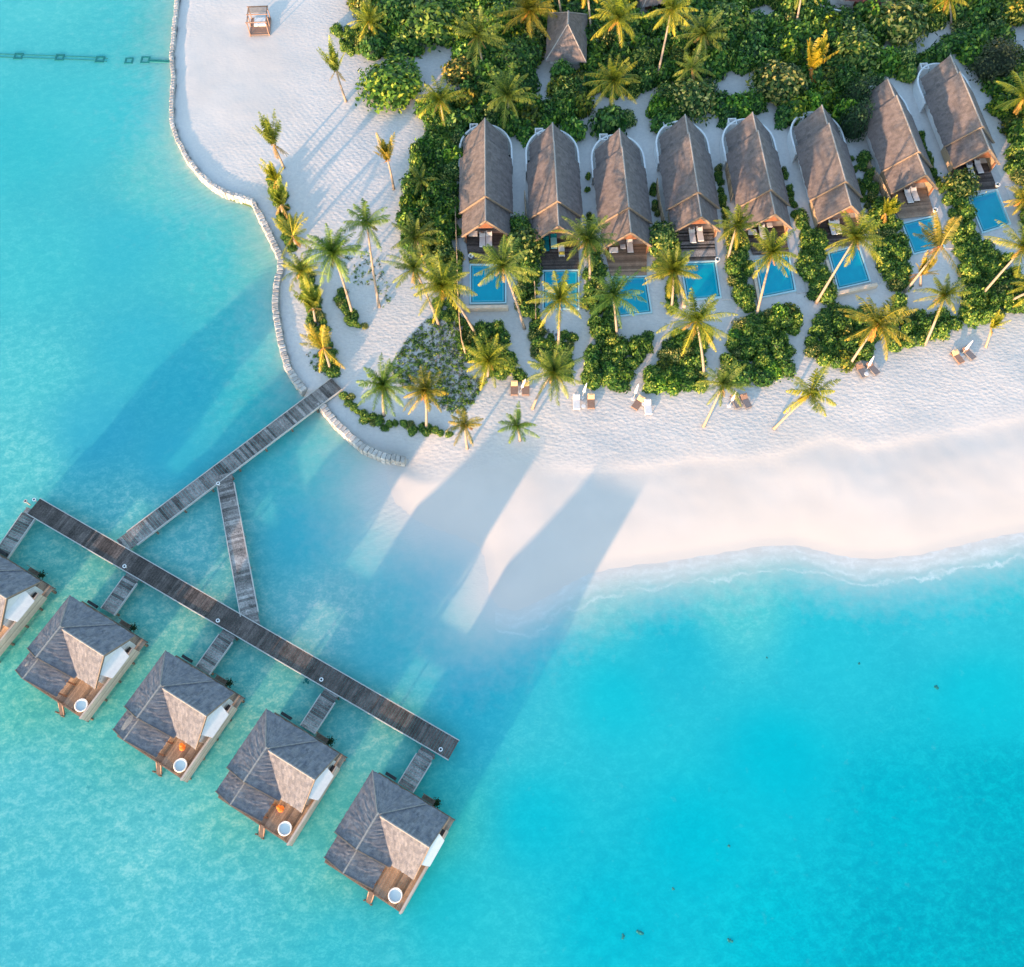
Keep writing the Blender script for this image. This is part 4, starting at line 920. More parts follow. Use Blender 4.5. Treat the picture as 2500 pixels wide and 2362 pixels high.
def crown_mesh(kind, seed):
    rg = random.Random(seed); mb = MB()
    if kind == 'full':
        N = rg.choice((22, 26, 30))
        for i in range(N):
            az = i*2.39996+rg.uniform(-.25, .25); v = i/N; el = R(78-v*98)+rg.uniform(-.18, .18)
            frond(mb, az, el, rg.uniform(2.9, 4.3)*(.8+.25*min(1, v*2)), .42+.35*rg.random(), rg, .15+.5*v+rg.uniform(-.14, .14), wide=rg.uniform(.6, .85))
    elif kind == 'sparse':
        N = 13
        for i in range(N):
            az = i*2.39996+rg.uniform(-.35, .35); v = i/N; el = R(70-v*85)+rg.uniform(-.12, .12)
            frond(mb, az, el, rg.uniform(2.6, 4.0), .45+.35*rg.random(), rg, .2+.5*v+rg.uniform(-.12, .12), wide=.72)
    elif kind == 'blown':
        N = 17
        for i in range(N):
            az = R(105)+rg.gauss(0, .75) if i < 13 else rg.uniform(0, 6.28); el = R(rg.uniform(5, 70)) if i < 13 else R(rg.uniform(-35, 5))
            frond(mb, az, el, rg.uniform(2.8, 4.0), .35+.25*rg.random(), rg, .25+.5*rg.random(), wide=.7)
    else:   # upright young or wind combed
        N = 17
        for i in range(N):
            az = i*2.39996+rg.uniform(-.3, .3); v = i/N; el = R(88-v*30)+rg.uniform(-.1, .1)
            frond(mb, az, el, rg.uniform(2.6, 4.0), .16+.14*rg.random(), rg, .28+.45*v+rg.uniform(-.12, .12), wide=.62)
    # young spear, dead skirt and nuts
    nf = len(mb.f)
    for i in range(rg.choice((3, 4, 6)) if kind != 'upright' else 3):
        az = rg.uniform(0, 6.28); frond(mb, az, R(-48), rg.uniform(1.6, 2.3), .5, rg, .5, wide=.5, nst=9)
    for i in range(nf, len(mb.f)): mb.m[i] = 1
    for i in range(6):
        a = rg.uniform(0, 6.28); c = Vector((math.cos(a)*.2, math.sin(a)*.2, -.16)); k = len(mb.v)
        for dx, dy, dz in ((.12, 0, 0), (0, .12, 0), (-.12, 0, 0), (0, -.12, 0), (0, 0, .15), (0, 0, -.15)): mb.v.append((c.x+dx, c.y+dy, c.z+dz))
        for a_, b_, c_ in ((0, 1, 4), (1, 2, 4), (2, 3, 4), (3, 0, 4), (1, 0, 5), (2, 1, 5), (3, 2, 5), (0, 3, 5)): mb.f.append((k+a_, k+b_, k+c_)); mb.t.append(.4); mb.m.append(1)
    return mb.data('palm_crown_'+kind, [M['frond'], M['dry']])
CR = {k: [crown_mesh(k, 100+7*j+len(k)) for j in range(n_)] for k, n_ in (('full', 8), ('sparse', 3), ('blown', 2), ('upright', 4))}
GRN, YEL, ORA, OLV, DRY = (.60, .88, .7, 1), (1.2, 1.12, .55, 1), (1.3, .98, .5, 1), (.82, .92, .75, 1), (1.1, .85, .7, 1)
PALMS = [  # base px, crown px, kind, scale, colour, label
 ((845, 249), (820, 172), 'upright', .95, OLV, 'palm with swept up fronds alone on the raked white sand'),
 ((694, 411), (667, 352), 'upright', 1.0, OLV, 'tall swept palm nearest the bend of the long seawall'),
 ((961, 462), (946, 390), 'upright', .85, DRY, 'thin browned palm on the sand west of the tall hedge'),
 ((684, 462), (674, 440), 'upright', .8, YEL, 'small palm right behind the drain outlet of the seawall'),
 ((694, 526), (686, 500), 'upright', .95, OLV, 'dark tufted small palm in the seawall row, above the yellow one'),
 ((725, 600), (715, 576), 'blown', .85, YEL, 'yellow leaning small palm in the seawall row'),
 ((748, 690), (736, 662), 'full', .85, YEL, 'broad yellow orange palm growing over the seawall'),
 ((771, 791), (764, 752), 'upright', .95, OLV, 'palm on the lower seawall strip just below the broad orange one'),
 ((806, 900), (789, 850), 'blown', .85, ORA, 'reddish palm nearest the shore end of the jetty'),
 ((861, 768), (813, 617), 'full', 1.0, GRN, 'slender palm rising from the end of the small crescent hedge'),
 ((926, 751), (896, 545), 'sparse', 1.05, GRN, 'tall slender palm above the patch of sparse seedlings'),
 ((1041, 649), (1015, 580), 'full', 1.0, OLV, 'upper palm of the cluster on the west side of the tall hedge'),
 ((1072, 794), (1012, 655), 'full', .95, OLV, 'leftmost palm of the cluster beside the westernmost pool fence'),
 ((1166, 826), (1081, 697), 'full', 1.15, YEL, 'big palm whose long trunk crosses the thin bamboo fence'),
 ((1281, 804), (1227, 649), 'full', 1.05, OLV, 'palm spreading its fronds over the westernmost pool'),
 ((1190, 920), (1192, 880), 'full', .95, YEL, 'low bright yellow palm at the corner of the stony garden'),
 ((937, 1013), (936, 941), 'full', .9, GRN, 'first palm east of the jetty landing'),
 ((1040, 1044), (1038, 953), 'full', .85, ORA, 'orange tinged palm at the lower edge of the stony garden'),
 ((1141, 1094), (1135, 1038), 'sparse', .72, DRY, 'small brown palm at the tip of the low beach hedge'),
 ((1270, 1076), (1262, 1040), 'sparse', .8, GRN, 'dark green palm alone in the tree shadow on the beach'),
 ((1300, 998), (1353, 908), 'full', 1.0, OLV, 'palm leaning east over the path below the second pool'),
 ((1440, 700), (1436, 586), 'full', 1.05, OLV, 'palm whose crown hides the front corner of the second beach villa'),
 ((1363, 855), (1368, 729), 'full', .95, YEL, 'bright yellow palm standing over the second pool'),
 ((1507, 833), (1497, 721), 'full', 1.0, GRN, 'green palm with reddish hanging fronds left of the third pool'),
 ((1639, 761), (1644, 660), 'full', 1.0, YEL, 'yellow palm between the third and fourth pools'),
 ((1719, 924), (1700, 783), 'full', 1.15, YEL, 'large yellow palm below the fourth pool'),
 ((1776, 640), (1799, 552), 'full', .9, YEL, 'yellow green palm touching the eave of the fifth beach villa'),
 ((1845, 780), (1885, 617), 'full', 1.0, YEL, 'palm whose straight pale trunk crosses the fifth pool'),
 ((1991, 743), (2090, 580), 'full', 1.05, YEL, 'golden palm leaning far over the sixth pool'),
 ((1717, 1043), (1766, 938), 'full', .85, OLV, 'palm leaning up from the open beach to the hedge corner'),
 ((1889, 1048), (1980, 962), 'sparse', 1.05, YEL, 'lone leaning palm standing out on the beach'),
 ((2207, 716), (2298, 600), 'blown', 1.1, DRY, 'wind combed brownish palm below the seventh pool'),
 ((2257, 844), (2306, 721), 'full', .8, YEL, 'slim palm with a pale trunk near the sandy path east of the seventh pool'),
 ((2069, 900), (2143, 790), 'full', 1.05, ORA, 'orange yellow palm leaning in front of the sixth pool wall'),
 ((2383, 737), (2500, 604), 'full', 1.05, YEL, 'palm leaning off the right edge, its trunk over the last hedge'),
 ((2452, 744), (2545, 700), 'full', 1.0, YEL, 'low leaning palm trunk at the right edge above the beach'),
 ((2247, 700), (2248, 668), 'upright', .85, ORA, 'short orange young palm between the sixth and seventh pools'),
 ((2500, 330), (2503, 236), 'full', 1.1, YEL, 'large palm cut by the right edge beside the easternmost villa'),
 ((2322, 63), (2316, -6), 'full', 1.0, YEL, 'yellow palm dropping its fronds in from the top edge'),
 ((2500, 520), (2503, 488), 'full', .7, ORA, 'orange frond palm at the right edge level with the easternmost pool'),
 ((2164, 545), (2162, 522), 'upright', .7, YEL, 'small yellow palm bush left of the seventh terrace'),
 ((1298, 110), (1293, 26), 'full', 1.15, ORA, 'orange hung palm left of the hip roofed hut'),
 ((1517, 151), (1508, 44), 'full', 1.1, YEL, 'yellow palm right of the hip roofed hut'),
 ((1599, 211), (1639, 24), 'full', 1.05, YEL, 'very tall palm with a long diagonal trunk in the upper grove'),
 ((1725, 160), (1718, 82), 'full', 1.05, OLV, 'grey green palm in the middle of the upper grove'),
 ((1691, 225), (1690, 165), 'sparse', .9, OLV, 'open crowned palm above the pale tipped round tree'),
 ((1488, 264), (1498, 196), 'full', 1.05, YEL, 'bright palm at the sandy clearing above the third beach villa'),
 ((1376, 90), (1357, -48), 'full', 1.0, ORA, 'palm whose trunk passes over the hip roofed hut'),
 ((1444, 101), (1432, -48), 'full', 1.0, ORA, 'palm with its trunk along the right side of the hut'),
 ((1973, 215), (1981, 166), 'upright', 1.15, ORA, 'golden orange palm glowing between the dark round trees'),
 ((1938, 96), (1964, -46), 'full', 1.0, OLV, 'palm with only its pale trunk below the top edge'),
 ((1188, 196), (1165, 88), 'full', 1.2, OLV, 'broad palm in the upper grove above the westernmost beach villa'),
 ((1245, 300), (1238, 233), 'full', 1.1, OLV, 'spreading palm just behind the westernmost beach villa'),
 ((1090, 327), (1074, 245), 'full', 1.0, YEL, 'palm beside the big round tree at the clearing'),
 ((906, 100), (901, 52), 'full', .95, YEL, 'yellow palm at the top left corner of the tree mass'),
 ((1020, 470), (1026, 440), 'sparse', .7, OLV, 'thin young palm against the west face of the tall hedge'),
 ((2405, 850), (2420, 800), 'upright', .55, YEL, 'small yellow palm tuft on the last hedge above the beach'),
]
def palm(base, crown, kind, sc, colr, label, seed):
    rg = random.Random(seed); b0 = U(*base, GZ); g = gz(b0.x, b0.y); B = Vector((b0.x, b0.y, g-.15))
    best = None
    for h in np.arange(2.0, 15, .25):
        c = U(*crown, g+h); d = math.hypot(c.x-B.x, c.y-B.y)
        if best is None or d < best[0]: best = (d, h, c)
    _, h, c = best
    if h > 5: h = 5+(h-5)*.62; c = U(*crown, g+h)
    if 'upper palm of the cluster' in label: h = 3.4; c = U(*crown, g+h)
    lo = {'upright': 2.2}.get(kind, 3.0)
    if h < lo: h = lo; c = U(*crown, g+h)
    t = thing('palm_tree', label, 'palm', B, 0, 'coconut palms of the island')
    e = c-B; mid = e*.5+Vector((-e.x*.12+rg.uniform(-.25, .25), -e.y*.12+rg.uniform(-.2, .2), e.z*.02))
    pts = [(mid*(2*u*(1-u)))+(e*u*u)*1.0+Vector((0, 0, 0)) for u in [i/9 for i in range(10)]]
    rad = [(.26 if i == 0 else .20-.085*i/9) for i in range(10)]
    mb = MB(); mb.tube(pts, rad, 9, .5); mb.build('trunk', M['trunk'], t, True)
    o = bpy.data.objects.new('crown', rg.choice(CR[kind])); link(o, t); o.location = e
    o.rotation_euler = (rg.uniform(-.1, .1), rg.uniform(-.1, .1), rg.uniform(0, 6.28) if kind != 'blown' else rg.uniform(-.3, .5)); s_ = sc*rg.uniform(.95, 1.05); o.scale = (s_, s_, s_)
    v = rg.uniform(.85, 1.15); o.color = (colr[0]*v, colr[1]*v, colr[2]*v, 1)
for i, (b_, c_, kd, sc, cl, lb) in enumerate(PALMS): palm(b_, c_, kd, sc*(1.12 if kd != 'upright' else 1.25), cl, lb, 400+i)

# ---------------------------------------------------------------- shrubs and broadleaf trees
def dome_leaves(mb, rg, N, rx, ry, rz, leaf, z0=0.0, lump=.28, mi=0, tb=.35):
    """leaves on a lumpy dome, plus some inside"""
    lobes = [(rg.uniform(0, 6.28), rg.uniform(.1, 1.3), rg.uniform(.5, 1)) for _ in range(9)]
    lv = [Vector((math.cos(a)*math.cos(e), math.sin(a)*math.cos(e), math.sin(e)))*1 for a, e, _ in lobes]
    def rad(d): return 1-lump+lump*1.5*max(max(0, (d.dot(v)-.62)/.38)**.7*l_[2] for v, l_ in zip(lv, lobes))
    for _ in range(N):
        z = rg.random()**.75; a = rg.uniform(0, 6.28); q = math.sqrt(1-z*z); d = Vector((q*math.cos(a), q*math.sin(a), z))
        dep = 1+rg.gauss(-.02, .10); r_ = rad(d)*dep
        p = Vector((d.x*rx*r_, d.y*ry*r_, z0+d.z*rz*r_))
        nn = (d+Vector((rg.gauss(0, .45), rg.gauss(0, .45), rg.gauss(0, .45)+.25))).normalized(); u = nn.orthogonal().normalized(); v = nn.cross(u); w = rg.uniform(0, 6.28)
        u, v = u*math.cos(w)+v*math.sin(w), v*math.cos(w)-u*math.sin(w); s_ = leaf*rg.uniform(.6, 1.25)
        mb.face([p-u*s_, p-v*s_*.55, p+u*s_, p+v*s_*.55], min(1, max(0, tb+rg.gauss(0, .30))), mi)
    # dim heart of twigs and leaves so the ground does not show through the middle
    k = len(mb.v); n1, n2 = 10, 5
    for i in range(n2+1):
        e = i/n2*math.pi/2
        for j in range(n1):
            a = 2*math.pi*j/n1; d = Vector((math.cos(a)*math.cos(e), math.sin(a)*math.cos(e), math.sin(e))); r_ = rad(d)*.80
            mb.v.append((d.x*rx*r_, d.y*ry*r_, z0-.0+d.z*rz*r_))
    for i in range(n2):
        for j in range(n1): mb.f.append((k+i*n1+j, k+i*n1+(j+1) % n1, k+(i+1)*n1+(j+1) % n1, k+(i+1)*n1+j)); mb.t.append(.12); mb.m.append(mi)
SH = []
for s_ in range(7):
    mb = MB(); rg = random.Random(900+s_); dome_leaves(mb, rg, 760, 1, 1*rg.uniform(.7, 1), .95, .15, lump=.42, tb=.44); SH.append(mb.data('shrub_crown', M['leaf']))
SHP = []
for s_ in range(4):
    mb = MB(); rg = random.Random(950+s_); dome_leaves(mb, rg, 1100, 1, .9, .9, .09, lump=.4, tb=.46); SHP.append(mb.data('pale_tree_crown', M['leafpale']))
SHF = []
for s_ in range(2):
    mb = MB(); rg = random.Random(970+s_); dome_leaves(mb, rg, 1500, 1, .9, 1.0, .06, lump=.5, tb=.4); SHF.append(mb.data('feathery_crown', M['leafdark']))
SHB = []
for s_ in range(3):
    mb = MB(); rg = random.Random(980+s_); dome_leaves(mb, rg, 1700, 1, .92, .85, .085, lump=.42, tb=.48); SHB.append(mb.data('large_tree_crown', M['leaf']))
def shrub(name, label, cat, x, y, r, hgt, meshes, colr, group, rg, trunk=False, z=None):
    g = gz(x, y) if z is None else z
    if trunk:
        t = thing(name, label, cat, (x, y, g), 0, group)
        mb = MB(); mb.tube([(0, 0, -.2), (.05, .02, hgt*.35), (.1, .1, hgt*.6)], [.22, .17, .1], 7); mb.build('trunk', M['bark'], t)
        o = link(bpy.data.objects.new('crown', rg.choice(meshes)), t); o.location = (0, 0, hgt*.18)
    else:
        o = link(bpy.data.objects.new(name, rg.choice(meshes))); tag(o, label, cat, group); o.location = (x, y, g-.1)
    o.rotation_euler = (0, 0, rg.uniform(0, 6.28)); o.scale = (r, r, hgt); v = rg.uniform(.8, 1.2); o.color = (colr[0]*v, colr[1]*v, colr[2]*v, 1)
LG, LY, LB, LP = (1, 1, 1), (1.5, 1.15, .8), (.62, .72, .95), (1.1, 1.0, .9)
placed = []
TREES = [ # px centre, radius px, height m, kind, colour, label
 ((970, 205), 72, 3.6, 'B', (1.15, 1.1, .8), 'big round bright green tree at the edge of the white sand'),
 ((1035, 45), 70, 4.5, 'B', LG, 'dense green tree at the top left of the tree mass'), ((965, 30), 50, 4, 'B', (.8, .9, .9), 'darker green tree left of the dense one at the top'),
 ((1110, 20), 48, 4, 'B', LG, 'green tree at the top edge next to the broad palm'), ((1225, 60), 45, 4.2, 'B', (1.1, 1.1, .8), 'bright leafed tree left of the orange hung palm'),
 ((1130, 172), 44, 3, 'P', (1.3, 1.0, .7), 'round tree with yellow flecked leaves beside the blue shadowed clearing'),
 ((1265, 140), 50, 3.6, 'B', (.65, .85, 1), 'dark green tree left of the hut path'), ((1250, 210), 40, 2.6, 'B', (.7, .85, .9), 'dark tree below the hut path clearing'),
 ((1690, 240), 52, 3.6, 'P', LP, 'pale tipped round tree behind the fourth beach villa'), ((1905, 215), 62, 4, 'P', LP, 'pale tipped round tree behind the fifth beach villa'),
 ((2190, 62), 66, 4.2, 'P', (1.1, 1.0, .8), 'large tree covered in pale yellow tips near the top right'), ((2092, 135), 56, 4, 'P', (1.0, 1.15, .8), 'rounded tree with yellow tips behind the sixth beach villa'),
 ((2430, 155), 55, 3.6, 'F', (1.3, .8, .7), 'dark brownish feathery tree right of the easternmost villa'), ((2088, 305), 34, 5.0, 'F', (.75, 1.0, .9), 'tall dark feathery tree between the sixth and seventh villas'),
 ((2092, 240), 32, 4.6, 'F', (.8, 1.05, .85), 'dark feathery tree just above the gap of the sixth and seventh villas'),
 ((1570, 150), 36, 3.4, 'P', (1.0, 1.1, .7), 'small pale tipped tree beside the tall diagonal trunk'), ((1775, 60), 48, 4, 'P', (1.0, 1.2, .8), 'yellow green tipped tree near the top middle'),
 ((2485, 30), 40, 3.6, 'P', (1.5, 1.1, .5), 'bright yellow tree in the top right corner'), ((1275, 600), 48, 3.0, 'P', (.95, 1.05, .8), 'speckled tree in front of the westernmost villa terrace'),
 ((1615, 590), 44, 2.8, 'P', (.95, 1.05, .8), 'speckled tree between the third and fourth villa terraces'), ((1265, 560), 30, 2.6, 'B', (.8, 1, .9), 'dark green tree at the front corner of the westernmost villa'),
 ((2345, 455), 38, 2.6, 'P', (1.1, 1.05, .8), 'pale leafed tree between the seventh and easternmost pools'), ((1795, 585), 26, 2.2, 'P', (1.1, 1.0, .6), 'yellowish bush under the palm at the fifth villa eave'),
 ((1512, 325), 0, 0, '', LG, '')]
MS = {'B': SHB, 'P': SHP, 'F': SHF}
rg = random.Random(31)
def pxr(x, y, r): return (U(x+r, y, GZ+1)-U(x-r, y, GZ+1)).length/2
for (px, rp_, hg, kd, cl, lb) in TREES:
    if not kd: continue
    p = U(*px, GZ+hg*.45); r_ = pxr(*px, rp_)*1.2
    shrub('broadleaf_tree' if kd != 'F' else 'casuarina_tree', lb, 'tree', p.x, p.y, r_, hg, MS[kd], cl, None, rg, True)
    placed.append((p.x, p.y, r_*.8))
def free(x, y, r, pad=.0):
    if gz(x, y) < .5: return False
    for q in OCC:
        if inpoly(x, y, q): return False
        for i in range(len(q)):
            a = Vector(q[i]); b_ = Vector(q[(i+1) % len(q)]); v = b_-a; t_ = min(1, max(0, (Vector((x, y))-a).dot(v)/v.length_squared))
            if (a+v*t_-Vector((x, y))).length < r*.55+pad: return False
    return True
CLEAR = [  # sand clearings and paths
 [(1031, 118), (1072, 122), (1112, 110), (1116, 131), (1094, 151), (1095, 189), (1105, 205), (1130, 219), (1130, 236), (1090, 245), (1066, 258), (1058, 200), (1040, 170)],
 [(1320, 150), (1381, 158), (1380, 180), (1348, 180), (1356, 209), (1338, 243), (1308, 244), (1304, 201)],
 [(1438, 240), (1517, 240), (1570, 234), (1633, 208), (1640, 228), (1580, 252), (1566, 280), (1572, 302), (1590, 340), (1604, 380), (1602, 540), (1580, 540), (1560, 380), (1545, 320), (1550, 270), (1500, 262), (1467, 280), (1461, 310), (1450, 345), (1438, 400), (1446, 560), (1424, 560), (1412, 400), (1420, 320), (1440, 280)],
 [(1744, 196), (1834, 182), (1842, 240), (1785, 246), (1750, 252)], [(1716, 262), (1740, 270), (1752, 298), (1766, 340), (1786, 420), (1802, 520), (1776, 520), (1757, 400), (1732, 330)],
 [(1849, 8), (1900, 57), (1860, 62)], [(1849, 262), (1885, 292), (1930, 337), (1944, 400), (1968, 510), (1940, 510), (1915, 400), (1888, 330)],
 [(2141, 124), (2190, 124), (2254, 86), (2316, 70), (2306, 140), (2247, 140), (2190, 146), (2140, 155)], [(2455, 50), (2520, 80), (2520, 150), (2472, 140)],
 [(2262, 285), (2306, 340), (2345, 410), (2290, 425), (2275, 370)], [(1250, 340), (1284, 355), (1290, 426), (1294, 560), (1262, 560)], [(2420, 300), (2455, 300), (2462, 350), (2440, 380)]]
CLEARW = [[tuple(p.xy) for p in UL(c_, GZ)] for c_ in CLEAR]
ZONES = [  # polygon, spacing m, radius range, height range, colours, name, label, group
 ([(870, -40), (2560, -40), (2560, 330), (2470, 340), (2440, 260), (2350, 110), (2290, 150), (2290, 260), (2180, 175), (2140, 190), (2150, 350), (2090, 330), (2030, 240), (1985, 260), (1950, 330), (1860, 265), (1810, 290), (1790, 350), (1740, 300), (1680, 270), (1640, 300), (1620, 380), (1590, 330), (1520, 305), (1480, 340), (1455, 370), (1350, 290), (1300, 370), (1265, 370), (1190, 275), (1120, 340), (1055, 330), (1052, 270), (1100, 262), (1050, 250), (1060, 130), (905, 130), (880, 90)],
  2.35, (1.5, 2.3), (1.7, 3.6), [(.85, 1, .9), (.6, .8, 1), (1, 1.1, .8), (.75, .9, .9)], 'green shrub growing in the dense grove behind the beach villas', 'shrubs of the grove behind the beach villas'),
 ([(1050, 295), (1048, 333), (1013, 356), (1008, 401), (1018, 451), (1003, 480), (990, 540), (1000, 590), (1050, 640), (1108, 700), (1113, 560), (1108, 480), (1120, 400), (1125, 330), (1100, 290)],
  1.7, (1.1, 1.8), (1.6, 3.0), [(.9, 1.05, .8), (1.1, 1.1, .8), (.7, .9, .8)], 'green shrub in the tall hedge west of the first beach villa', 'shrubs of the tall hedge west of the first beach villa'),
 ([(1050, 640), (1112, 650), (1120, 760), (1132, 850), (1128, 780), (1070, 770)], 1.3, (.6, 1.0), (.6, 1.3), [(1.3, 1, .7), (1, 1, .8)], 'yellowish low shrub outside the thin bamboo fence', 'low shrubs outside the thin bamboo fence'),
 ([(1240, 520), (1300, 545), (1312, 650), (1312, 785), (1257, 756), (1262, 690), (1240, 600)], 1.35, (.8, 1.3), (.9, 1.9), [(.9, 1, .8), (1.1, 1.05, .8), (.7, .9, .9)], 'green shrub in the strip between the first and second pools', 'shrubs between the first and second pools'),
 ([(1130, 793), (1237, 792), (1243, 857), (1290, 916), (1280, 930), (1206, 915), (1138, 870)], 1.4, (.9, 1.4), (.9, 1.9), [(.7, .9, .9), (1, 1, .8)], 'green shrub below the retaining wall of the first pool', 'shrubs below the retaining wall of the first pool'),
 ([(1284, 775), (1327, 783), (1335, 806), (1407, 810), (1412, 828), (1393, 855), (1398, 935), (1340, 920), (1296, 850)], 1.3, (.7, 1.1), (.7, 1.4), [(.8, 1, .9), (1, 1, .8)], 'green shrub in the bed below the second pool', 'shrubs below the second pool'),
 ([(1428, 600), (1470, 600), (1480, 690), (1498, 753), (1508, 822), (1595, 815), (1594, 838), (1568, 878), (1544, 916), (1534, 953), (1415, 942), (1420, 873), (1444, 825), (1430, 766)], 1.45, (.9, 1.5), (.9, 2.1), [(.9, 1.1, .8), (1.1, 1.1, .7), (.7, .9, .9)], 'green shrub in the hedge between the second and third pools', 'shrubs between the second and third pools'),
 ([(1570, 600), (1655, 600), (1652, 690), (1660, 745), (1640, 790), (1622, 700), (1600, 660)], 1.3, (.7, 1.2), (.8, 1.6), [(.9, 1, .8), (1.2, 1.1, .7)], 'green shrub between the third and fourth pools', 'shrubs between the third and fourth pools'),
 ([(1633, 815), (1700, 800), (1752, 800), (1722, 850), (1715, 880), (1730, 955), (1650, 962), (1567, 955), (1577, 894), (1603, 868)], 1.45, (.9, 1.5), (1.0, 2.1), [(1, 1.15, .8), (1.1, 1.2, .8), (.75, .95, .9)], 'bright green shrub in the bed below the fourth pool', 'shrubs in the bed below the fourth pool'),
 ([(1775, 590), (1820, 590), (1838, 650), (1838, 713), (1846, 768), (1808, 762), (1782, 700), (1773, 640)], 1.35, (.8, 1.3), (.9, 1.8), [(1, 1.1, .8), (1.1, 1.1, .7)], 'green shrub between the fourth and fifth pools', 'shrubs between the fourth and fifth pools'),
 ([(1806, 775), (1836, 764), (1890, 748), (1959, 756), (1958, 788), (1943, 833), (1940, 905), (1876, 934), (1783, 950), (1750, 925), (1762, 895), (1770, 836)], 1.5, (.9, 1.6), (1.0, 2.3), [(.9, 1.1, .8), (1.1, 1.2, .7), (.7, .9, .9)], 'green shrub in the big bed below the fifth pool', 'shrubs in the big bed below the fifth pool'),
 ([(1943, 513), (1983, 527), (2010, 553), (2018, 620), (2036, 735), (1991, 745), (1964, 692), (1948, 606)], 1.4, (.9, 1.4), (1.0, 2.0), [(.8, 1.1, .8), (1, 1.1, .8)], 'glossy green shrub between the fifth and sixth pools', 'shrubs between the fifth and sixth pools'),
 ([(1991, 745), (2034, 742), (2135, 752), (2150, 800), (2120, 880), (2063, 892), (1996, 905), (1962, 860), (1970, 833), (1991, 790)], 1.5, (.9, 1.5), (.9, 2.1), [(.8, 1, .8), (1.1, 1.1, .7), (.7, .85, .9)], 'green shrub in the bed below the sixth pool', 'shrubs in the bed below the sixth pool'),
 ([(2119, 500), (2197, 530), (2196, 560), (2225, 622), (2220, 692), (2199, 721), (2215, 760), (2340, 760), (2345, 808), (2242, 843), (2162, 862), (2157, 806), (2185, 753), (2178, 713), (2151, 671), (2132, 612)], 1.5, (.9, 1.5), (1.0, 2.2), [(1, 1.1, .7), (1.2, 1.1, .6), (.8, 1, .8)], 'yellow green shrub between the sixth and seventh pools', 'shrubs between the sixth and seventh pools'),
 ([(2310, 400), (2356, 394), (2358, 466), (2370, 514), (2396, 585), (2423, 607), (2460, 617), (2470, 650), (2520, 713), (2520, 740), (2466, 769), (2383, 800), (2352, 775), (2358, 687), (2333, 639), (2310, 520)], 1.5, (.9, 1.5), (1.0, 2.3), [(1, 1.15, .7), (1.1, 1.1, .7), (.8, 1, .8)], 'green shrub between the seventh and easternmost pools', 'shrubs between the seventh and easternmost pools'),
 ([(2440, 260), (2560, 240), (2560, 620), (2510, 620), (2490, 470), (2450, 400)], 1.7, (1.0, 1.7), (1.2, 2.6), [(1, 1.1, .7), (1.2, 1, .7), (.8, 1, .8)], 'green shrub right of the easternmost beach villa', 'shrubs right of the easternmost beach villa'),
 ([(1598, 330), (1612, 340), (1624, 430), (1626, 540), (1612, 540), (1606, 420)], 1.2, (.4, .6), (.8, 1.2), [(.6, .8, .9)], 'narrow dark shrub in the gap between the third and fourth villas', 'narrow shrubs between the third and fourth villas'),
 ([(1752, 360), (1768, 380), (1776, 480), (1764, 490)], 1.2, (.4, .6), (.8, 1.2), [(.6, .8, .9)], 'narrow dark shrub in the gap between the fourth and fifth villas', 'narrow shrubs between the fourth and fifth villas'),
 ([(1938, 360), (1958, 400), (1980, 520), (1962, 520)], 1.2, (.5, .7), (.8, 1.3), [(.7, .9, .9)], 'narrow dark shrub in the gap between the fifth and sixth villas', 'narrow shrubs between the fifth and sixth villas'),
 ([(2120, 320), (2150, 380), (2200, 520), (2130, 520), (2095, 400)], 1.5, (.8, 1.2), (1, 2), [(.7, .9, .9)], 'dark shrub between the sixth and seventh villa roofs', 'shrubs between the sixth and seventh villa roofs'),
 ([(825, 705), (838, 705), (850, 745), (868, 770), (890, 792), (872, 800), (845, 780), (828, 745)], .9, (.5, .8), (.5, .9), [(.8, 1.05, .8)], 'low shrub of the small crescent hedge on the sand', 'shrubs of the small crescent hedge'),
 ([(836, 955), (852, 962), (885, 995), (925, 1018), (985, 1028), (1030, 1034), (1108, 1048), (1100, 1062), (1025, 1048), (975, 1044), (915, 1034), (870, 1008), (838, 975)], .95, (.45, .8), (.5, 1.0), [(.8, 1.05, .8), (1.3, 1.05, .7)], 'low shrub of the curved hedge between the jetty and the beach', 'shrubs of the curved hedge by the jetty'),
 ([(726, 640), (745, 640), (785, 760), (792, 800), (806, 850), (822, 905), (808, 922), (785, 870), (765, 820), (745, 720)], 1.0, (.55, .9), (.6, 1.3), [(.8, 1.05, .8), (1.2, 1, .7)], 'low shrub between the last palms of the seawall row', 'low shrubs in the seawall palm row'),
 ([(820, 70), (880, 60), (905, 120), (860, 130), (818, 100)], 1.2, (.6, 1.1), (.7, 1.4), [(1.7, 1.15, .6), (1.2, 1, .7)], 'yellowed shrub spilling onto the sand at the top left grove corner', 'yellowed shrubs at the grove corner'),
 ([(656, 430), (676, 425), (708, 535), (728, 600), (706, 605), (685, 540)], 1.0, (.5, .8), (.6, 1.2), [(1.1, 1, .7), (.8, 1, .8)], 'low shrub at the foot of the upper seawall palms', 'low shrubs at the upper seawall palms'),
]
def edge_d(x, y, P_):
    best = 9e9
    for i in range(len(P_)):
        a, b_ = P_[i-1], P_[i]; vx, vy = b_[0]-a[0], b_[1]-a[1]; t_ = min(1, max(0, ((x-a[0])*vx+(y-a[1])*vy)/(vx*vx+vy*vy+1e-9))); best = min(best, math.hypot(x-a[0]-t_*vx, y-a[1]-t_*vy))
    return best
nsh = 0; cand = []
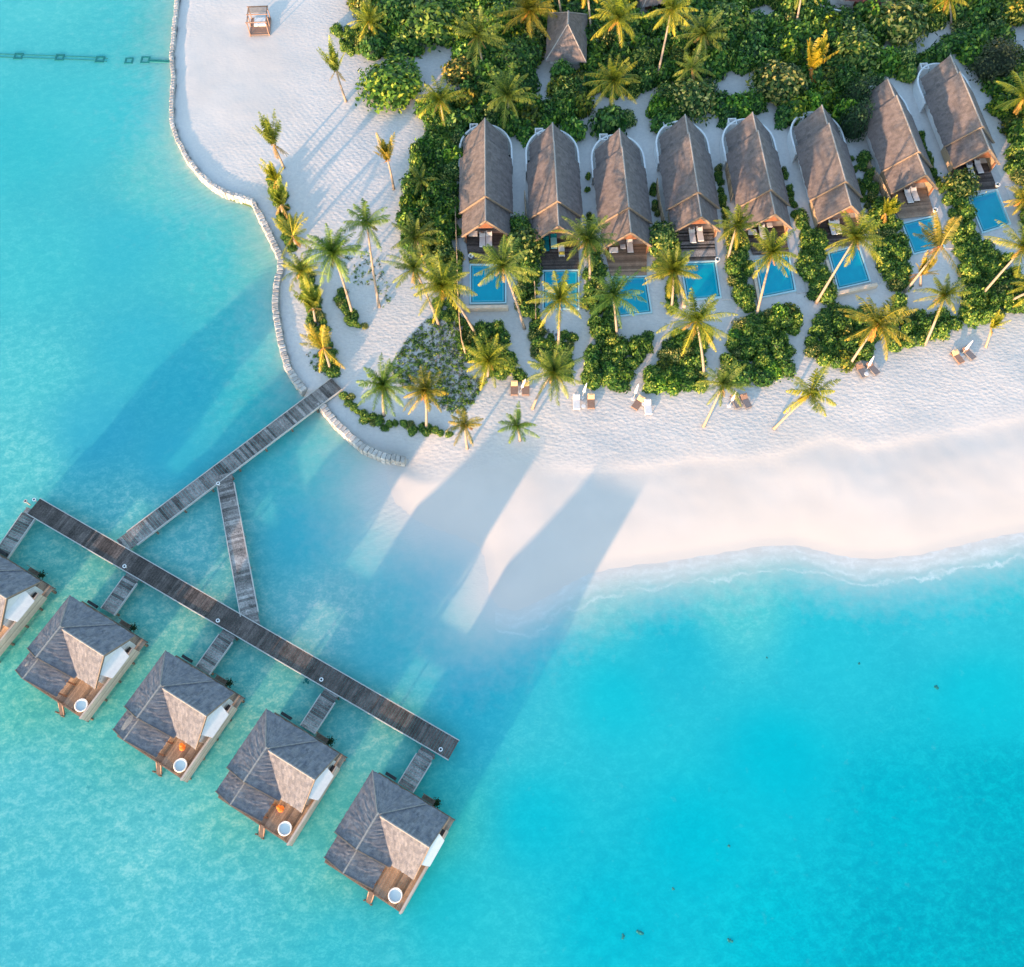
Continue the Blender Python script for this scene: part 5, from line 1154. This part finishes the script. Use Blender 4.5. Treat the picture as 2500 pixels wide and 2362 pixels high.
for zi, (poly, sp_, rr, hh_, cols, lb, grp) in enumerate(ZONES):
    W_ = [tuple(p.xy) for p in UL(poly, GZ+.6)]; x0, x1 = min(p[0] for p in W_), max(p[0] for p in W_); y0, y1 = min(p[1] for p in W_), max(p[1] for p in W_)
    rg = random.Random(60+zi); mine = []; 
    tight = zi >= 3; narrow = 'narrow' in lb; sp_ = sp_*.84 if tight else sp_*.9
    for _ in range(int((x1-x0)*(y1-y0)/(sp_*sp_)*16)):
        x, y = rg.uniform(x0, x1), rg.uniform(y0, y1)
        if not inpoly(x, y, W_): continue
        r_ = rg.uniform(*rr)*(.9 if tight else 1)
        if tight and not narrow and not any(w_ in lb for w_ in ('crescent', 'curved', 'seawall', 'fence', 'corner')) and edge_d(x, y, W_) < r_*.55: continue
        if any(inpoly(x, y, c_) or edge_d(x, y, c_) < r_*.6 for c_ in CLEARW): continue
        if any((x-a)**2+(y-b_)**2 < sp_*sp_ for a, b_ in mine): continue
        if any((x-a)**2+(y-b_)**2 < (q_*.85)**2 for a, b_, q_ in placed): continue
        if not free(x, y, r_*(.15 if narrow else .5)): continue
        mine.append((x, y)); hg = rg.uniform(*hh_); nsh += 1
        pale = rg.random() < .14
        dist = math.sqrt(x*x+(y)**2+CAM_H**2); cl_ = rg.choice(cols) if rg.random() < .72 else rg.choice([(1.45, 1.15, .6), (.55, .75, .75), (1.35, .85, .6), (1.15, 1.25, .7)])
        px_, py_ = x, y; vis = abs(x) < dist*.60 and y < 133
        cand.append((r_/dist if vis else -1, x, y, r_*1.12, hg, pale, cl_, lb, grp))
for k in range(1, 7):      # thin planting in the gaps between the beach villas
    rg = random.Random(700+k); y = 1.5
    while y < 13.5:
        if rg.random() < .72:
            p = place_local(k, 5.0+rg.uniform(-.2, .25), y); r_ = rg.uniform(.42, .62); dist = math.hypot(p[1], CAM_H)
            if not any(inpoly(p[0], p[1], q) for q in OCC): cand.append((r_/dist, p[0], p[1], r_, rg.uniform(.7, 1.3), rg.random() < .2, (.8, .95, .85), f'small shrub in the narrow gap east of the {bshort[k]}', f'small shrubs east of the {bshort[k]}'))
        y += rg.uniform(.7, 1.3)
cand.sort(key=lambda c_: -c_[0]); rg = random.Random(77); rest = MB(); prim = {}
for i, (key, x, y, r_, hg, pale, cl_, lb, grp) in enumerate(cand):
    if i < 285 and key > 0: shrub('shrub', lb, 'shrub', x, y, r_, hg, SHP if pale else SH, cl_, grp, rg); continue
    me = rg.choice(SHP if pale else SH); kk = me.name
    if kk not in prim:
        prim[kk] = (np.array([v_.co[:] for v_ in me.vertices]), [tuple(p.vertices) for p in me.polygons], [a_.value for a_ in me.attributes['tint'].data])
    V_, F_, T_ = prim[kk]; a = rg.uniform(0, 6.28); ca, sa = math.cos(a), math.sin(a); g = gz(x, y)-.1; n0 = len(rest.v)
    W2 = np.stack([(V_[:, 0]*ca-V_[:, 1]*sa)*r_+x, (V_[:, 0]*sa+V_[:, 1]*ca)*r_+y, V_[:, 2]*hg+g], -1)
    rest.v.extend(map(tuple, W2.tolist())); rest.f.extend(tuple(j+n0 for j in f_) for f_ in F_); sh_ = (cl_[1]-.95)*.5; rest.t.extend(min(1, max(0, t_+sh_)) for t_ in T_); rest.m.extend([1 if pale else 0]*len(F_))
o = rest.build('undergrowth', [M['leaf'], M['leafpale']]); o['kind'] = 'stuff'; o['label'] = 'smaller green undergrowth filling between the larger shrubs'
print('shrubs', nsh)

# ---------------------------------------------------------------- stony seedling garden: countless little plants and stones
def scatter(name, label, poly, n_, mats, fn, seed):
    W_ = [tuple(p.xy) for p in UL(poly, GZ)]; x0, x1 = min(p[0] for p in W_), max(p[0] for p in W_); y0, y1 = min(p[1] for p in W_), max(p[1] for p in W_)
    rg = random.Random(seed); mb = MB(); c = 0
    while c < n_:
        x, y = rg.uniform(x0, x1), rg.uniform(y0, y1)
        if not inpoly(x, y, W_): continue
        fn(mb, rg, x, y, gz(x, y)); c += 1
    o = mb.build(name, mats); o['kind'] = 'stuff'; o['label'] = label; return o
def sprig(mb, rg, x, y, z):
    s_ = rg.uniform(.1, .34); tb = rg.uniform(0, .8)
    for _ in range(9):
        a = rg.uniform(0, 6.28); e = rg.uniform(.1, 1.2); d = Vector((math.cos(a)*math.cos(e), math.sin(a)*math.cos(e), math.sin(e))); c = Vector((x, y, z))+d*s_*rg.uniform(.4, 1)
        u = d.orthogonal().normalized()*s_*.35; v = d.cross(u)*.7; mb.face([c-u, c-v, c+u, c+v], min(1, max(0, tb+rg.uniform(-.2, .2))))
def sprig_big(mb, rg, x, y, z):
    for _ in range(3): sprig(mb, rg, x+rg.gauss(0, .18), y+rg.gauss(0, .18), z+rg.uniform(0, .15))
def stone(mb, rg, x, y, z):
    s_ = rg.uniform(.06, .24); k = len(mb.v)
    for dx, dy, dz in ((1, 0, 0), (0, 1, 0), (-1, 0, 0), (0, -1, 0), (0, 0, 1)): mb.v.append((x+dx*s_*rg.uniform(.7, 1.3), y+dy*s_*rg.uniform(.7, 1.3), z+dz*s_*.7))
    for a, b_ in ((0, 1), (1, 2), (2, 3), (3, 0)): mb.f.append((k+a, k+b_, k+4)); mb.t.append(rg.random()); mb.m.append(0)
GARD = [(1030, 792), (1066, 775), (1120, 790), (1134, 857), (1140, 916), (1190, 932), (1153, 985), (1132, 1012), (1100, 1006), (1044, 984), (1010, 960), (958, 930), (955, 890), (990, 840)]
scatter('ground_cover', 'sprawl of tiny green and yellow seedlings in the grey stony garden', GARD, 620, M['leaf'], sprig_big, 1)
scatter('garden_stones', 'grey coral stones strewn thickly over the garden', GARD, 1000, M['rock'], stone, 2)
G2 = [(835, 600), (880, 610), (925, 625), (945, 680), (955, 740), (935, 755), (915, 700), (880, 700), (845, 680)]
scatter('seedlings', 'sparse small seedlings dotted over the sand below the slender palms', G2, 150, M['leaf'], sprig, 3)
G3 = [(1300, 800), (1400, 812), (1400, 850), (1380, 880), (1330, 880), (1300, 840)]
scatter('garden_stones', 'grey stones in the bed below the second pool', G3, 260, M['rock'], stone, 4)
scatter('leaf_litter', 'small plants along the lower seawall strip', [(745, 860), (790, 870), (805, 925), (780, 915), (750, 890)], 60, M['leaf'], sprig, 5)
